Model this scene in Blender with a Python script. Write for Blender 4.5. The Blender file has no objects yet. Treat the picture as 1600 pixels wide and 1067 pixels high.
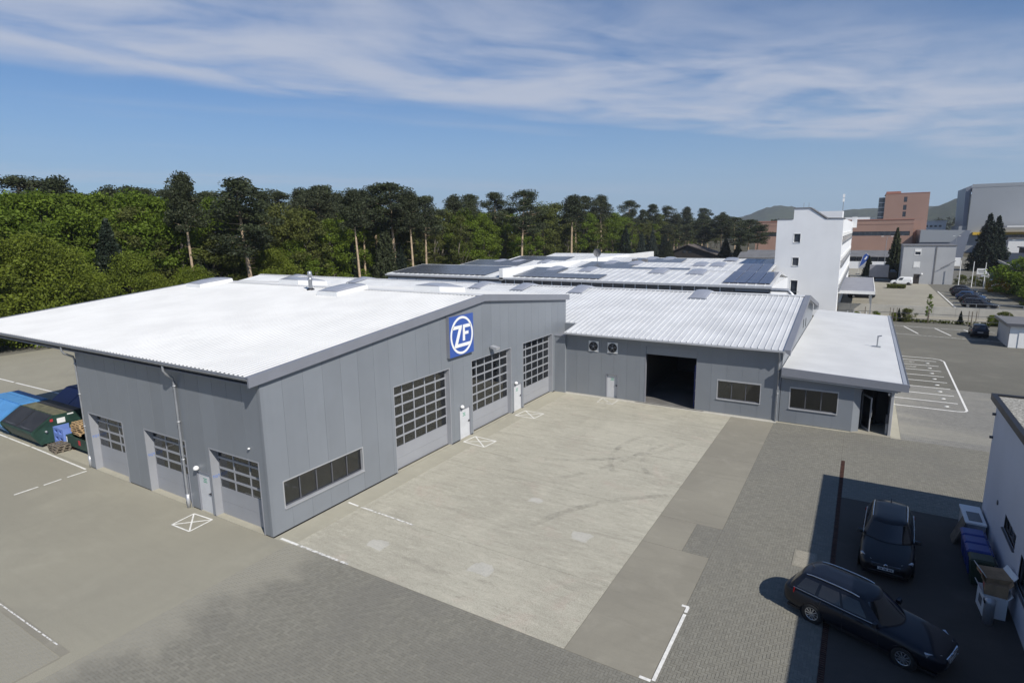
import bpy, math, random
import numpy as np
from mathutils import Vector, Matrix

S = bpy.context.scene
COL = S.collection
rng = np.random.default_rng(7)
random.seed(7)
R = math.radians

# ---------------------------------------------------------------- camera
cam_d = bpy.data.cameras.new('camera')
cam_d.sensor_width = 36.0
cam_d.lens = 36.0 * 912.79 / 1600.0
cam_d.clip_start, cam_d.clip_end = 0.3, 12000
cam = bpy.data.objects.new('camera', cam_d)
COL.objects.link(cam)
CAM = Vector((21.293, -14.836, 13.1))
YAW, PITCH, ROLL = -0.540956, 0.185394, -0.0133062
f_ = Vector((math.sin(YAW) * math.cos(PITCH), math.cos(YAW) * math.cos(PITCH), -math.sin(PITCH)))
r0 = Vector((math.cos(YAW), -math.sin(YAW), 0)); u0 = r0.cross(f_)
r_ = r0 * math.cos(ROLL) + u0 * math.sin(ROLL)
u_ = -r0 * math.sin(ROLL) + u0 * math.cos(ROLL)
M = Matrix((r_, u_, -f_)).transposed().to_4x4(); M.translation = CAM
cam.matrix_world = M
S.camera = cam

# ---------------------------------------------------------------- sun, sky
SUN = Vector((1.0, -0.49, 1.0)).normalized()
sun_el = math.asin(SUN.z); sun_az = math.atan2(SUN.x, SUN.y)
sl = bpy.data.lights.new('sun', 'SUN'); sl.energy = 5.0; sl.angle = R(0.53); sl.color = (1.0, 0.95, 0.865)
so = bpy.data.objects.new('sun', sl); COL.objects.link(so)
so.rotation_euler = (-SUN).to_track_quat('-Z', 'Y').to_euler(); so.location = (40, -30, 60)

W = bpy.data.worlds.new('World'); S.world = W; W.use_nodes = True
nt = W.node_tree; nt.nodes.clear(); N = nt.nodes.new; L = nt.links.new
def mnode(t, op, a=None, b=None, clamp=False):
    n = t.nodes.new('ShaderNodeMath'); n.operation = op; n.use_clamp = clamp
    for i, v in enumerate((a, b)):
        if v is None: continue
        if isinstance(v, (int, float)): n.inputs[i].default_value = v
        else: t.links.new(v, n.inputs[i])
    return n.outputs[0]
def smooth(t, v, a, b):
    n = t.nodes.new('ShaderNodeMapRange'); n.interpolation_type = 'SMOOTHSTEP'
    t.links.new(v, n.inputs[0]); n.inputs[1].default_value = a; n.inputs[2].default_value = b
    return n.outputs[0]
sky = N('ShaderNodeTexSky'); sky.sky_type = 'NISHITA'; sky.sun_disc = False
sky.sun_elevation = sun_el; sky.sun_rotation = sun_az
sky.altitude = 150; sky.air_density = 1.0; sky.dust_density = 0.2; sky.ozone_density = 2.5
tc = N('ShaderNodeTexCoord'); sep = N('ShaderNodeSeparateXYZ'); L(tc.outputs['Generated'], sep.inputs[0])
zc = mnode(nt, 'MAXIMUM', mnode(nt, 'ADD', sep.outputs[2], 0.0), 0.02)
px = mnode(nt, 'DIVIDE', sep.outputs[0], zc); py = mnode(nt, 'DIVIDE', sep.outputs[1], zc)
# band coordinates on the cloud deck: s across the cirrus bands, t along them
sc_ = mnode(nt, 'SUBTRACT', mnode(nt, 'MULTIPLY', px, .85), mnode(nt, 'MULTIPLY', py, .526))
tt_ = mnode(nt, 'ADD', mnode(nt, 'MULTIPLY', px, .526), mnode(nt, 'MULTIPLY', py, .85))
def deck(sx, tx, ox=0.0):
    c = N('ShaderNodeCombineXYZ'); L(mnode(nt, 'MULTIPLY', sc_, sx), c.inputs[0])
    L(mnode(nt, 'ADD', mnode(nt, 'MULTIPLY', tt_, tx), ox), c.inputs[1]); return c.outputs[0]
def noise(t, vec, scale, detail=5, rough=.55, dist=0.0):
    n = t.nodes.new('ShaderNodeTexNoise'); n.inputs['Scale'].default_value = scale
    n.inputs['Detail'].default_value = detail; n.inputs['Roughness'].default_value = rough
    n.inputs['Distortion'].default_value = dist
    if vec is not None: t.links.new(vec, n.inputs['Vector'])
    return n.outputs['Fac']
warp = noise(nt, deck(.45, .30, 3.1), 1.0, 3, .5)
s2 = mnode(nt, 'ADD', sc_, mnode(nt, 'MULTIPLY', mnode(nt, 'SUBTRACT', warp, .5), 3.2))
# the bands repeat over the whole sky
fr = mnode(nt, 'FRACT', mnode(nt, 'DIVIDE', mnode(nt, 'ADD', s2, 32.0), 9.0))
band = mnode(nt, 'MULTIPLY', smooth(nt, fr, .0, .09), smooth(nt, fr, .46, .20))
wisp = noise(nt, deck(1.1, .8, 1.7), 1.0, 6, .50, .7)
fine = noise(nt, deck(2.6, 1.3, 5.2), 1.3, 5, .55, .5)
wv = mnode(nt, 'ADD', mnode(nt, 'MULTIPLY', wisp, .75), mnode(nt, 'MULTIPLY', fine, .25))
dens = mnode(nt, 'MULTIPLY', band, smooth(nt, wv, .26, .64))
veil = mnode(nt, 'MULTIPLY', smooth(nt, noise(nt, deck(.8, .22, 8.0), 1.0, 6, .6), .52, .80), .22)
dens = mnode(nt, 'MAXIMUM', mnode(nt, 'MULTIPLY', dens, .88), veil)
dens = mnode(nt, 'MULTIPLY', dens, smooth(nt, sep.outputs[2], .03, .16))
mixc = N('ShaderNodeMix'); mixc.data_type = 'RGBA'
hzm = N('ShaderNodeMix'); hzm.data_type = 'RGBA'      # pale blue air low over the horizon
L(mnode(nt, 'MULTIPLY', smooth(nt, sep.outputs[2], .26, -.06), .95), hzm.inputs[0]); tin = N('ShaderNodeMix'); tin.data_type = 'RGBA'; tin.blend_type = 'MULTIPLY'; tin.inputs[0].default_value = 1.0; L(sky.outputs[0], tin.inputs[6]); tin.inputs[7].default_value = (.66, .95, 1.26, 1)
L(tin.outputs[2], hzm.inputs[6]); hzm.inputs[7].default_value = (4.0, 5.8, 8.2, 1)
L(dens, mixc.inputs[0]); L(hzm.outputs[2], mixc.inputs[6]); mixc.inputs[7].default_value = (6.9, 7.5, 9.0, 1)
bg = N('ShaderNodeBackground'); bg.inputs[1].default_value = 0.075
wo = N('ShaderNodeOutputWorld'); L(mixc.outputs[2], bg.inputs[0]); L(bg.outputs[0], wo.inputs[0])

vs = S.view_settings
vs.view_transform = 'Standard'; vs.look = 'None'; vs.gamma = 1.0; vs.exposure = 0.0; vs.use_curve_mapping = False
S.render.engine = 'CYCLES'
S.cycles.max_bounces = 8; S.cycles.transparent_max_bounces = 16
S.cycles.use_denoising = True
S.cycles.sample_clamp_indirect = 6

# ---------------------------------------------------------------- helpers
class MB:
    def __init__(s): s.v = []; s.f = []; s.m = []; s.sm = []
    def add(s, verts, faces, m=0, sm=False):
        o = len(s.v); s.v.extend([tuple(map(float, p)) for p in verts])
        for fc in faces: s.f.append(tuple(i + o for i in fc)); s.m.append(m); s.sm.append(sm)
        return s
    def box(s, x0, x1, y0, y1, z0, z1, m=0):
        if x0 > x1: x0, x1 = x1, x0
        if y0 > y1: y0, y1 = y1, y0
        return s.add([(x0,y0,z0),(x1,y0,z0),(x1,y1,z0),(x0,y1,z0),(x0,y0,z1),(x1,y0,z1),(x1,y1,z1),(x0,y1,z1)],
                     [(0,3,2,1),(4,5,6,7),(0,1,5,4),(1,2,6,5),(2,3,7,6),(3,0,4,7)], m)
    def hexa(s, b, t, m=0):       # bottom 4 points, top 4 points (ccw from above)
        return s.add(list(b) + list(t), [(0,3,2,1),(4,5,6,7),(0,1,5,4),(1,2,6,5),(2,3,7,6),(3,0,4,7)], m)
    def prism(s, poly, axis, a, b, m=0):   # poly in the two other axes (cyclic order), extruded along axis
        def P(p, c):
            return {'x': (c, p[0], p[1]), 'y': (p[0], c, p[1]), 'z': (p[0], p[1], c)}[axis]
        n = len(poly); vs = [P(p, a) for p in poly] + [P(p, b) for p in poly]
        fs = [tuple(range(n)), tuple(range(2*n-1, n-1, -1))] + [(i, i+n, (i+1) % n + n, (i+1) % n) for i in range(n)]
        return s.add(vs, fs, m)
    def tube(s, pts, r, n=8, m=0, sm=True, cap=True):
        pts = [Vector(p) for p in pts]; rs = r if isinstance(r, (list, tuple)) else [r] * len(pts)
        rings = []
        for i, p in enumerate(pts):
            d = (pts[min(i+1, len(pts)-1)] - pts[max(i-1, 0)]).normalized()
            a = Vector((0, 0, 1)) if abs(d.z) < .9 else Vector((1, 0, 0))
            e1 = d.cross(a).normalized(); e2 = d.cross(e1)
            rings.append([p + (e1 * math.cos(2*math.pi*k/n) + e2 * math.sin(2*math.pi*k/n)) * rs[i] for k in range(n)])
        vs = [q for rg in rings for q in rg]
        fs = [(i*n+k, i*n+(k+1) % n, (i+1)*n+(k+1) % n, (i+1)*n+k) for i in range(len(pts)-1) for k in range(n)]
        s.add(vs, fs, m, sm)
        if cap: s.add(rings[0], [tuple(range(n))], m); s.add(rings[-1], [tuple(range(n-1, -1, -1))], m)
        return s
    def lathe(s, prof, c, axis='z', n=20, m=0, sm=True):  # prof: (radius, height) list
        vs = []
        for r, h in prof:
            for k in range(n):
                a = 2*math.pi*k/n; p = (r*math.cos(a), r*math.sin(a), h)
                if axis == 'y': p = (p[0], p[2], p[1])
                elif axis == 'x': p = (p[2], p[0], p[1])
                vs.append((c[0]+p[0], c[1]+p[1], c[2]+p[2]))
        fs = [(i*n+k, i*n+(k+1) % n, (i+1)*n+(k+1) % n, (i+1)*n+k) for i in range(len(prof)-1) for k in range(n)]
        return s.add(vs, fs, m, sm)
    def mesh(s, name, mats):
        me = bpy.data.meshes.new(name); me.from_pydata(s.v, [], s.f)
        for mt in (mats if isinstance(mats, (list, tuple)) else [mats]): me.materials.append(mt)
        me.polygons.foreach_set('material_index', s.m); me.polygons.foreach_set('use_smooth', s.sm)
        me.update(); return me
    def build(s, name, mats, parent=None, loc=None):
        """world coordinates; parent given -> stored relative to the parent thing's origin"""
        off = Vector((0, 0, 0)); p = parent
        while p is not None: off = off + Vector(p.location); p = p.parent
        if off.length > 0: s.v = [(a-off.x, b-off.y, c-off.z) for a, b, c in s.v]
        return link(name, s.mesh(name, mats), parent, loc)
    def local(s, name, mats, parent=None, loc=None):
        return link(name, s.mesh(name, mats), parent, loc)
def link(name, data, parent=None, loc=None):
    o = bpy.data.objects.new(name, data); COL.objects.link(o)
    if parent is not None: o.parent = parent
    if loc is not None: o.location = loc
    return o
def tag(o, label=None, cat=None, group=None, kind=None):
    if label: o['label'] = label
    if cat: o['category'] = cat
    if group: o['group'] = group
    if kind: o['kind'] = kind
    return o
def thing(name, label, cat, loc=(0, 0, 0), rz=0.0, group=None):
    o = bpy.data.objects.new(name, None); COL.objects.link(o); o.empty_display_size = .3
    o.location = loc; o.rotation_euler = (0, 0, rz)
    return tag(o, label, cat, group)
def struct(o): o['kind'] = 'structure'; return o
KIDS = {}
def dup(o, parent=None, label=None, group=None, loc=None, rz=None, scale=None, remap=None):
    c = o.copy(); COL.objects.link(c)
    if parent is not None: c.parent = parent
    if remap and o.type == 'MESH' and any(m in remap for m in o.data.materials):
        key = (o.data.name, tuple(sorted(id(v) for v in remap.values())))
        if key not in KIDS:
            d = o.data.copy()
            for i, mt in enumerate(d.materials):
                if mt in remap: d.materials[i] = remap[mt]
            KIDS[key] = d
        c.data = KIDS[key]
    for ch in list(o.children): dup(ch, c, remap=remap)
    if label: c['label'] = label
    if group: c['group'] = group
    if loc is not None: c.location = loc
    if rz is not None: c.rotation_euler = (0, 0, rz)
    if scale is not None: c.scale = scale if isinstance(scale, tuple) else (scale,)*3
    return c

# ---------------------------------------------------------------- materials
def new_mat(name):
    m = bpy.data.materials.new(name); m.use_nodes = True
    return m, m.node_tree, m.node_tree.nodes['Principled BSDF']
def rgba(c): return (c[0], c[1], c[2], 1)
def coords(t, scale=(1, 1, 1), rot=0.0, space='Object'):
    tc = t.nodes.new('ShaderNodeTexCoord'); mp = t.nodes.new('ShaderNodeMapping')
    mp.inputs['Scale'].default_value = scale; mp.inputs['Rotation'].default_value = (0, 0, rot)
    t.links.new(tc.outputs[space], mp.inputs[0]); return mp.outputs[0]
def mix(t, fac, a, b, mode='MIX'):
    n = t.nodes.new('ShaderNodeMix'); n.data_type = 'RGBA'; n.blend_type = mode
    if isinstance(fac, (int, float)): n.inputs[0].default_value = fac
    else: t.links.new(fac, n.inputs[0])
    for i, v in ((6, a), (7, b)):
        if isinstance(v, tuple): n.inputs[i].default_value = rgba(v)
        else: t.links.new(v, n.inputs[i])
    return n.outputs[2]
def bump(t, b, h, strength=.3, dist=.02):
    n = t.nodes.new('ShaderNodeBump'); n.inputs['Strength'].default_value = strength; n.inputs['Distance'].default_value = dist
    t.links.new(h, n.inputs['Height']); t.links.new(n.outputs[0], b.inputs['Normal'])
def plain(name, c, rough=.5, metal=0.0, var=.06, scale=1.2, spec=.5, bmp=0.0, coat=0.0, streak=0.0):
    """a painted or bare surface: base colour with faint uneven weathering"""
    m, t, b = new_mat(name); b.inputs['Roughness'].default_value = rough; b.inputs['Metallic'].default_value = metal
    b.inputs['Specular IOR Level'].default_value = spec
    if coat: b.inputs['Coat Weight'].default_value = coat; b.inputs['Coat Roughness'].default_value = .04
    if var:
        n1 = noise(t, coords(t), scale, 5, .6)
        col = mix(t, smooth(t, n1, .3, .7), tuple(x*(1-var) for x in c), tuple(min(1, x*(1+var)) for x in c))
        if streak:
            n2 = noise(t, coords(t, (2.2, 2.2, .09)), 1.5, 5, .65)
            col = mix(t, mnode(t, 'MULTIPLY', smooth(t, n2, .52, .78), streak), col, tuple(x*.62 for x in c))
        t.links.new(col, b.inputs['Base Color'])
        rr = t.nodes.new('ShaderNodeMapRange'); t.links.new(n1, rr.inputs[0]); rr.inputs[3].default_value = max(0, rough-.06); rr.inputs[4].default_value = min(1, rough+.08)
        t.links.new(rr.outputs[0], b.inputs['Roughness'])
        if bmp: bump(t, b, noise(t, coords(t), scale*30, 3, .6), bmp, .01)
    else: b.inputs['Base Color'].default_value = rgba(c)
    return m
def per_panel(m, amt=.05):
    """each panel leaves the works a shade lighter or darker"""
    t = m.node_tree; b = t.nodes['Principled BSDF']; src = b.inputs['Base Color'].links[0].from_socket
    oi = t.nodes.new('ShaderNodeObjectInfo'); hs = t.nodes.new('ShaderNodeHueSaturation')
    mr = t.nodes.new('ShaderNodeMapRange'); t.links.new(oi.outputs['Random'], mr.inputs[0]); mr.inputs[3].default_value = 1-amt; mr.inputs[4].default_value = 1+amt
    t.links.new(mr.outputs[0], hs.inputs['Value']); t.links.new(src, hs.inputs['Color']); t.links.new(hs.outputs[0], b.inputs['Base Color'])
def ground_mat(name, base, dark, light, blot=.12, speck=60.0, spk=.35, streaks=0.0, rough=.9, pink=None, bmp=.25, tracks=0.0, mott=.12):
    """worn paving: broad blotches, rubbed streaks and fine aggregate"""
    m, t, b = new_mat(name); b.inputs['Roughness'].default_value = rough; b.inputs['Specular IOR Level'].default_value = .25
    n1 = noise(t, coords(t), blot, 6, .62, .6); col = mix(t, smooth(t, n1, .32, .68), dark, base)
    n2 = noise(t, coords(t), blot*4.3, 5, .6, .4); col = mix(t, mnode(t, 'MULTIPLY', smooth(t, n2, .5, .8), .7), col, light)
    if pink: col = mix(t, mnode(t, 'MULTIPLY', smooth(t, noise(t, coords(t), .45, 5, .65, 1.0), .54, .72), .6), col, pink)
    if streaks:
        n3 = noise(t, coords(t, (.22, 1.9, 1), .03), 1.0, 7, .68, .25)
        col = mix(t, mnode(t, 'MULTIPLY', smooth(t, n3, .52, .74), streaks), col, tuple(x*.6 for x in dark))
    if tracks:
        n5 = noise(t, coords(t, (.9, .12, 1), -.5), 1.0, 6, .6, .8)
        col = mix(t, mnode(t, 'MULTIPLY', smooth(t, n5, .55, .75), tracks), col, tuple(x*.72 for x in dark))
    if mott:
        n6 = noise(t, coords(t, (.75, 3.4, 1), .02), 1.0, 9, .80, .2); n7 = noise(t, coords(t), 5.0, 6, .8)
        mm_ = mnode(t, 'ADD', mnode(t, 'MULTIPLY', n6, .6), mnode(t, 'MULTIPLY', n7, .4))
        col = mix(t, mnode(t, 'MULTIPLY', smooth(t, mm_, .50, .64), mott), col, tuple(x*.55 for x in dark))
        col = mix(t, mnode(t, 'MULTIPLY', smooth(t, mm_, .50, .36), mott), col, tuple(min(1, x*1.22) for x in light))
    n4 = noise(t, coords(t), speck, 2, .7); sp = smooth(t, n4, .38, .62)
    col = mix(t, spk, col, mix(t, sp, tuple(x*.62 for x in dark), tuple(min(1, x*1.3) for x in light)))
    t.links.new(col, b.inputs['Base Color']); bump(t, b, n4, bmp, .01)
    return m
MAT = {}
MAT['wall'] = plain('grey_cladding', (.200, .218, .242), .35, 0, .035, .5, .6, streak=.10)
per_panel(MAT['wall'], .045)
MAT['wall_dark'] = plain('grey_trim', (.205, .215, .245), .40, 0, .04, .8)
MAT['trim_dark'] = plain('dark_trim', (.085, .088, .10), .4)
MAT['gate'] = plain('gate_grey', (.30, .31, .335), .38, 0, .03)
MAT['alu'] = plain('aluminium', (.47, .48, .50), .35, .35, .05)
MAT['galv'] = plain('galvanised', (.36, .375, .40), .38, .55, .10, 3)
MAT['door_white'] = plain('door_white', (.55, .56, .58), .4)
MAT['roof_white'] = plain('white_sheet', (.64, .64, .63), .42, 0, .05, .35, .4)
t = MAT['roof_white'].node_tree; b = t.nodes['Principled BSDF']; src = b.inputs['Base Color'].links[0].from_socket
d1 = noise(t, coords(t, (3.2, .16, 1)), 1.0, 6, .7); d2 = noise(t, coords(t), .5, 5, .65)
t.links.new(mix(t, mnode(t, 'MULTIPLY', smooth(t, mnode(t, 'ADD', mnode(t, 'MULTIPLY', d1, .6), mnode(t, 'MULTIPLY', d2, .4)), .5, .72), .22), src, (.48, .48, .46)), b.inputs['Base Color'])
MAT['roof_wing'] = plain('white_sheet_weathered', (.60, .61, .62), .40, 0, .08, .4, .4)
MAT['membrane'] = plain('white_membrane', (.62, .625, .62), .6, 0, .06, .35)
MAT['dome'] = plain('dome_plastic', (.30, .315, .36), .22, 0, .05, 2, .5)
MAT['white'] = plain('white_paint', (.78, .78, .77), .5, 0, .03)
MAT['plaster'] = plain('white_render', (.74, .75, .765), .8, 0, .035, .25, .2, streak=.07)
MAT['plaster_grey'] = plain('grey_render', (.40, .41, .425), .85, 0, .05, .25, .2, streak=.06)
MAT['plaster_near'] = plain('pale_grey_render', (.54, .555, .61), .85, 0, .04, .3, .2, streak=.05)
MAT['black'] = plain('black_trim', (.015, .015, .018), .5)
MAT['rubber'] = plain('rubber', (.018, .018, .018), .8)
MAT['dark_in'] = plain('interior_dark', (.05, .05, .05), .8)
MAT['floor_in'] = plain('interior_floor', (.16, .155, .15), .6, 0, .2, .6)
MAT['yellow'] = plain('yellow_paint', (.65, .42, .04), .5)
MAT['blue_sign'] = plain('sign_blue', (.045, .10, .36), .35, 0, .03)
MAT['sign_white'] = plain('sign_white', (.82, .82, .80), .4, 0, .02)
MAT['line'] = plain('road_paint', (.74, .73, .69), .7, 0, .14, 5)
MAT['line_worn'] = None
MAT['wood'] = plain('pallet_wood', (.40, .28, .155), .85, 0, .25, 4, .2)
MAT['wood_grey'] = plain('weathered_wood', (.17, .145, .115), .9, 0, .25, 3, .2)
MAT['card'] = plain('cardboard', (.34, .23, .14), .9, 0, .15, 3, .1)
MAT['rust'] = plain('rusty_steel', (.07, .034, .025), .85, .2, .35, 6, .3)
MAT['blue_bin'] = plain('light_blue_steel', (.085, .27, .56), .45, 0, .08, 1.5)
MAT['navy_bin'] = plain('navy_steel', (.03, .055, .20), .45, 0, .12, 1.5)
MAT['green_bin'] = plain('dark_green_steel', (.018, .05, .038), .5, 0, .25, 2)
MAT['olive_lid'] = plain('olive_lid', (.14, .135, .085), .7, 0, .25, 2)
MAT['black_lid'] = plain('black_lid', (.026, .026, .028), .55, 0, .25, 1.5)
MAT['blue_plastic'] = plain('blue_plastic', (.16, .25, .60), .5, 0, .06)
MAT['bin_blue'] = plain('wheelie_blue', (.02, .05, .26), .4)
MAT['bin_green'] = plain('wheelie_green', (.03, .05, .03), .5)
MAT['pink'] = plain('pink_brick_cladding', (.335, .215, .172), .8, 0, .06, .08, .2, streak=.06)
MAT['pink_dark'] = plain('pink_cladding_joint', (.26, .15, .12), .8)
MAT['red_roof'] = plain('terracotta_edge', (.34, .16, .12), .8)
MAT['ware'] = plain('warehouse_cladding', (.30, .32, .345), .45, .1, .04, .02)
MAT['ware_side'] = plain('warehouse_profiled', (.21, .23, .28), .4, .2, .05, .05)
MAT['slate'] = plain('grey_roof', (.155, .155, .16), .75, 0, .14, .5)
MAT['house_dark'] = plain('dark_timber', (.035, .03, .028), .8, 0, .2, .5)
MAT['house_roof'] = plain('brown_tiles', (.10, .085, .078), .8, 0, .15, .6)
MAT['bitumen'] = ground_mat('roof_gravel', (.30, .29, .26), (.21, .20, .18), (.40, .39, .35), .5, 9, .6, bmp=.6)
MAT['canopy'] = plain('canopy_felt', (.25, .255, .285), .7, 0, .08, .6)
MAT['pv'] = None
MAT['asphalt'] = ground_mat('asphalt_light', (.315, .297, .235), (.26, .246, .198), (.36, .340, .271), .09, 45, .28, streaks=.10, tracks=.14)
MAT['asphalt_far'] = ground_mat('asphalt_dark', (.165, .158, .133), (.12, .116, .099), (.225, .215, .178), .08, 30, .28, streaks=.35)
MAT['asphalt_painted_shade'] = ground_mat('smooth_asphalt_painted_shade', (.085, .076, .066), (.065, .058, .05), (.105, .094, .082), .15, 50, .2)  # smooth dark asphalt, its colour darkened further to deepen the building's shadow
MAT['lot'] = ground_mat('old_concrete', (.33, .309, .252), (.265, .247, .204), (.39, .366, .298), .06, 20, .2, streaks=.2)
MAT['slab'] = ground_mat('washed_concrete', (.45, .428, .348), (.34, .322, .262), (.515, .488, .40), .16, 26, .36, streaks=.75, pink=(.43, .345, .29), tracks=.30, bmp=.35, mott=.68)
MAT['slab_dark'] = ground_mat('smooth_concrete', (.285, .267, .216), (.235, .220, .180), (.325, .305, .250), .17, 60, .14, streaks=.30)
MAT['apron'] = ground_mat('apron_concrete', (.39, .368, .294), (.33, .312, .250), (.44, .416, .331), .3, 50, .18, streaks=.15)
MAT['patch'] = ground_mat('repair_mortar', (.49, .475, .42), (.42, .405, .355), (.55, .53, .47), 1.5, 30, .3, mott=.4)
MAT['grass'] = ground_mat('rough_grass', (.11, .12, .045), (.07, .075, .035), (.17, .16, .075), .3, 12, .4)
MAT['earth'] = ground_mat('ground_soil', (.085, .075, .05), (.05, .05, .032), (.12, .105, .07), .05, 6, .4)
MAT['concrete_wall'] = plain('precast_concrete', (.42, .405, .365), .9, 0, .10, .5, .2, streak=.18)

def glass_mat(name, tint, refl=.10, rough=.02):
    m, t, b = new_mat(name); t.nodes.remove(b)
    tr = t.nodes.new('ShaderNodeBsdfTransparent'); tr.inputs[0].default_value = rgba(tint)
    gl = t.nodes.new('ShaderNodeBsdfGlossy'); gl.inputs['Roughness'].default_value = rough; gl.inputs[0].default_value = (.9, .92, .95, 1)
    fr = t.nodes.new('ShaderNodeFresnel'); fr.inputs[0].default_value = 1.5
    fac = mnode(t, 'ADD', mnode(t, 'MULTIPLY', fr.outputs[0], .9), refl*.3)
    mx = t.nodes.new('ShaderNodeMixShader'); t.links.new(fac, mx.inputs[0]); t.links.new(tr.outputs[0], mx.inputs[1]); t.links.new(gl.outputs[0], mx.inputs[2])
    t.links.new(mx.outputs[0], t.nodes['Material Output'].inputs[0]); return m
MAT['glass'] = glass_mat('window_glass', (.72, .73, .73))
MAT['glass_car'] = plain('car_glass', (.022, .020, .019), .05, 0, 0, 1, .9)
MAT['glass_far'] = plain('far_glass', (.035, .042, .055), .12, 0, .3, .8, .6)
m, t, b = new_mat('solar_panel'); MAT['pv'] = m
b.inputs['Roughness'].default_value = .10; b.inputs['Specular IOR Level'].default_value = .65
br = t.nodes.new('ShaderNodeTexBrick'); br.offset = 0; t.links.new(coords(t), br.inputs[0])
br.inputs['Scale'].default_value = 1.0; br.inputs['Brick Width'].default_value = 1.0; br.inputs['Row Height'].default_value = 1.65; br.inputs['Mortar Size'].default_value = .025
br.inputs[1].default_value = (.035, .043, .085, 1); br.inputs[2].default_value = (.042, .05, .095, 1); br.inputs[3].default_value = (.10, .11, .13, 1)
t.links.new(br.outputs[0], b.inputs['Base Color'])
MAT['pv_painted_reflection'] = plain('solar_panel_painted_reflection', (.085, .095, .115), .22, 0, .10, .6, .6)  # second panel material: reflected sky put into a paler grey base colour
def car_paint(name, c):
    m, t, b = new_mat(name); b.inputs['Base Color'].default_value = rgba(c); b.inputs['Metallic'].default_value = .0
    b.inputs['Roughness'].default_value = .45; b.inputs['Coat Weight'].default_value = .45; b.inputs['Coat Roughness'].default_value = .03; b.inputs['Specular IOR Level'].default_value = .25
    n = noise(t, coords(t), 3.0, 4, .6); bump(t, b, n, .02, .01)
    return m
MAT['navy'] = car_paint('paint_navy', (.005, .007, .014))
MAT['blackp'] = car_paint('paint_black', (.007, .007, .009))
MAT['bluep'] = car_paint('paint_blue', (.02, .05, .12))
MAT['greyp'] = car_paint('paint_grey', (.10, .11, .12))
MAT['silverp'] = car_paint('paint_silver', (.45, .46, .48))
MAT['whitep'] = car_paint('paint_white', (.74, .75, .76))
MAT['chrome'] = plain('chrome', (.75, .75, .76), .14, 1.0, 0)
MAT['rim'] = plain('alloy', (.62, .63, .65), .25, .8, 0)
MAT['red_lamp'] = plain('tail_lamp', (.30, .012, .015), .2, 0, 0)
MAT['lamp_clear'] = plain('lamp_glass', (.55, .56, .58), .1, .4, 0)
MAT['plate'] = plain('number_plate', (.72, .72, .70), .4, 0, 0)
MAT['red'] = plain('red_paint', (.45, .03, .04), .5)
MAT['green_text'] = plain('green_print', (.05, .30, .18), .6, 0, 0)
MAT['blue_film'] = plain('blue_print', (.10, .22, .62), .5, 0, 0)
MAT['trunk_pine'] = plain('pine_bark', (.42, .32, .22), .9, 0, .25, 1.5, .2)
MAT['trunk_grey'] = plain('beech_bark', (.13, .115, .09), .9, 0, .25, 2, .2)

def leaf_mat(name, c, var=.35, trans=.35):
    m, t, b = new_mat(name); b.inputs['Roughness'].default_value = .6; b.inputs['Specular IOR Level'].default_value = .25
    at = t.nodes.new('ShaderNodeAttribute'); at.attribute_name = 'tint'
    oi = t.nodes.new('ShaderNodeObjectInfo')
    c2 = mix(t, at.outputs['Fac'], tuple(x*(1-var) for x in c), (min(1, c[0]*(1+var*1.2)), min(1, c[1]*(1+var)), c[2]*(1+var*.4)))
    c3 = mix(t, mnode(t, 'MULTIPLY', oi.outputs['Random'], .4), c2, (c[0]*1.2, c[1]*.98, c[2]*.9))
    t.links.new(c3, b.inputs['Base Color'])
    tr = t.nodes.new('ShaderNodeBsdfTranslucent'); t.links.new(mix(t, .0, c3, c3), tr.inputs[0])
    mx = t.nodes.new('ShaderNodeMixShader'); mx.inputs[0].default_value = trans
    t.links.new(b.outputs[0], mx.inputs[1]); t.links.new(tr.outputs[0], mx.inputs[2]); t.links.new(mx.outputs[0], t.nodes['Material Output'].inputs[0])
    return m
MAT['leaf'] = leaf_mat('leaf_spring', (.135, .205, .028), .42, .45)
MAT['leaf_y'] = leaf_mat('leaf_yellow_green', (.15, .20, .028), .40, .42)
MAT['leaf_d'] = leaf_mat('leaf_olive', (.098, .12, .032), .40, .35)
MAT['needle'] = leaf_mat('needles', (.042, .056, .030), .45, .12)
MAT['needle_d'] = leaf_mat('needles_dark', (.018, .030, .021), .45, .08)
MAT['needle_b'] = leaf_mat('needles_blue', (.040, .058, .052), .40, .10)
MAT['forsythia'] = leaf_mat('yellow_blossom', (.30, .22, .03), .35, .3)
# ================================================================ the setting: ground
def sheet(name, mat, x0, x1, y0, y1, z=0.0, th=.04):
    o = MB().box(x0, x1, y0, y1, z-th, z).build(name, mat); return struct(o)
g = MB().add([(-2600, -900, -.06), (2900, -900, -.06), (2900, 4400, -.06), (-2600, 4400, -.06)], [(0, 1, 2, 3)]).build('ground', MAT['earth']); struct(g)
sheet('asphalt_yard', MAT['asphalt'], -62, .998, -60, .018)
sheet('asphalt_yard_side', MAT['asphalt'], -62, -31, .019, 75)
sheet('bin_pad', MAT['apron'], -30.99, -16.16, .02, 27.2, .012, .06)
sheet('asphalt_side_road', MAT['asphalt_far'], -70, -62.01, -60, 75, -.004)
sheet('apron_strip', MAT['apron'], 0.02, 1.19, .02, 27.5, .0)
sheet('hall_floor', MAT['floor_in'], -16.0, -.35, .4, 29.2, .015)
sheet('annex_entrance_floor', MAT['lot'], 21.4, 23.66, 27.52, 31, .02)
sheet('annex_apron', MAT['apron'], 17.0, 21.4, 27.45, 27.68, .004)
sheet('annex_side_apron', MAT['apron'], 23.661, 24.19, 27.51, 60.3, .0)
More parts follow.
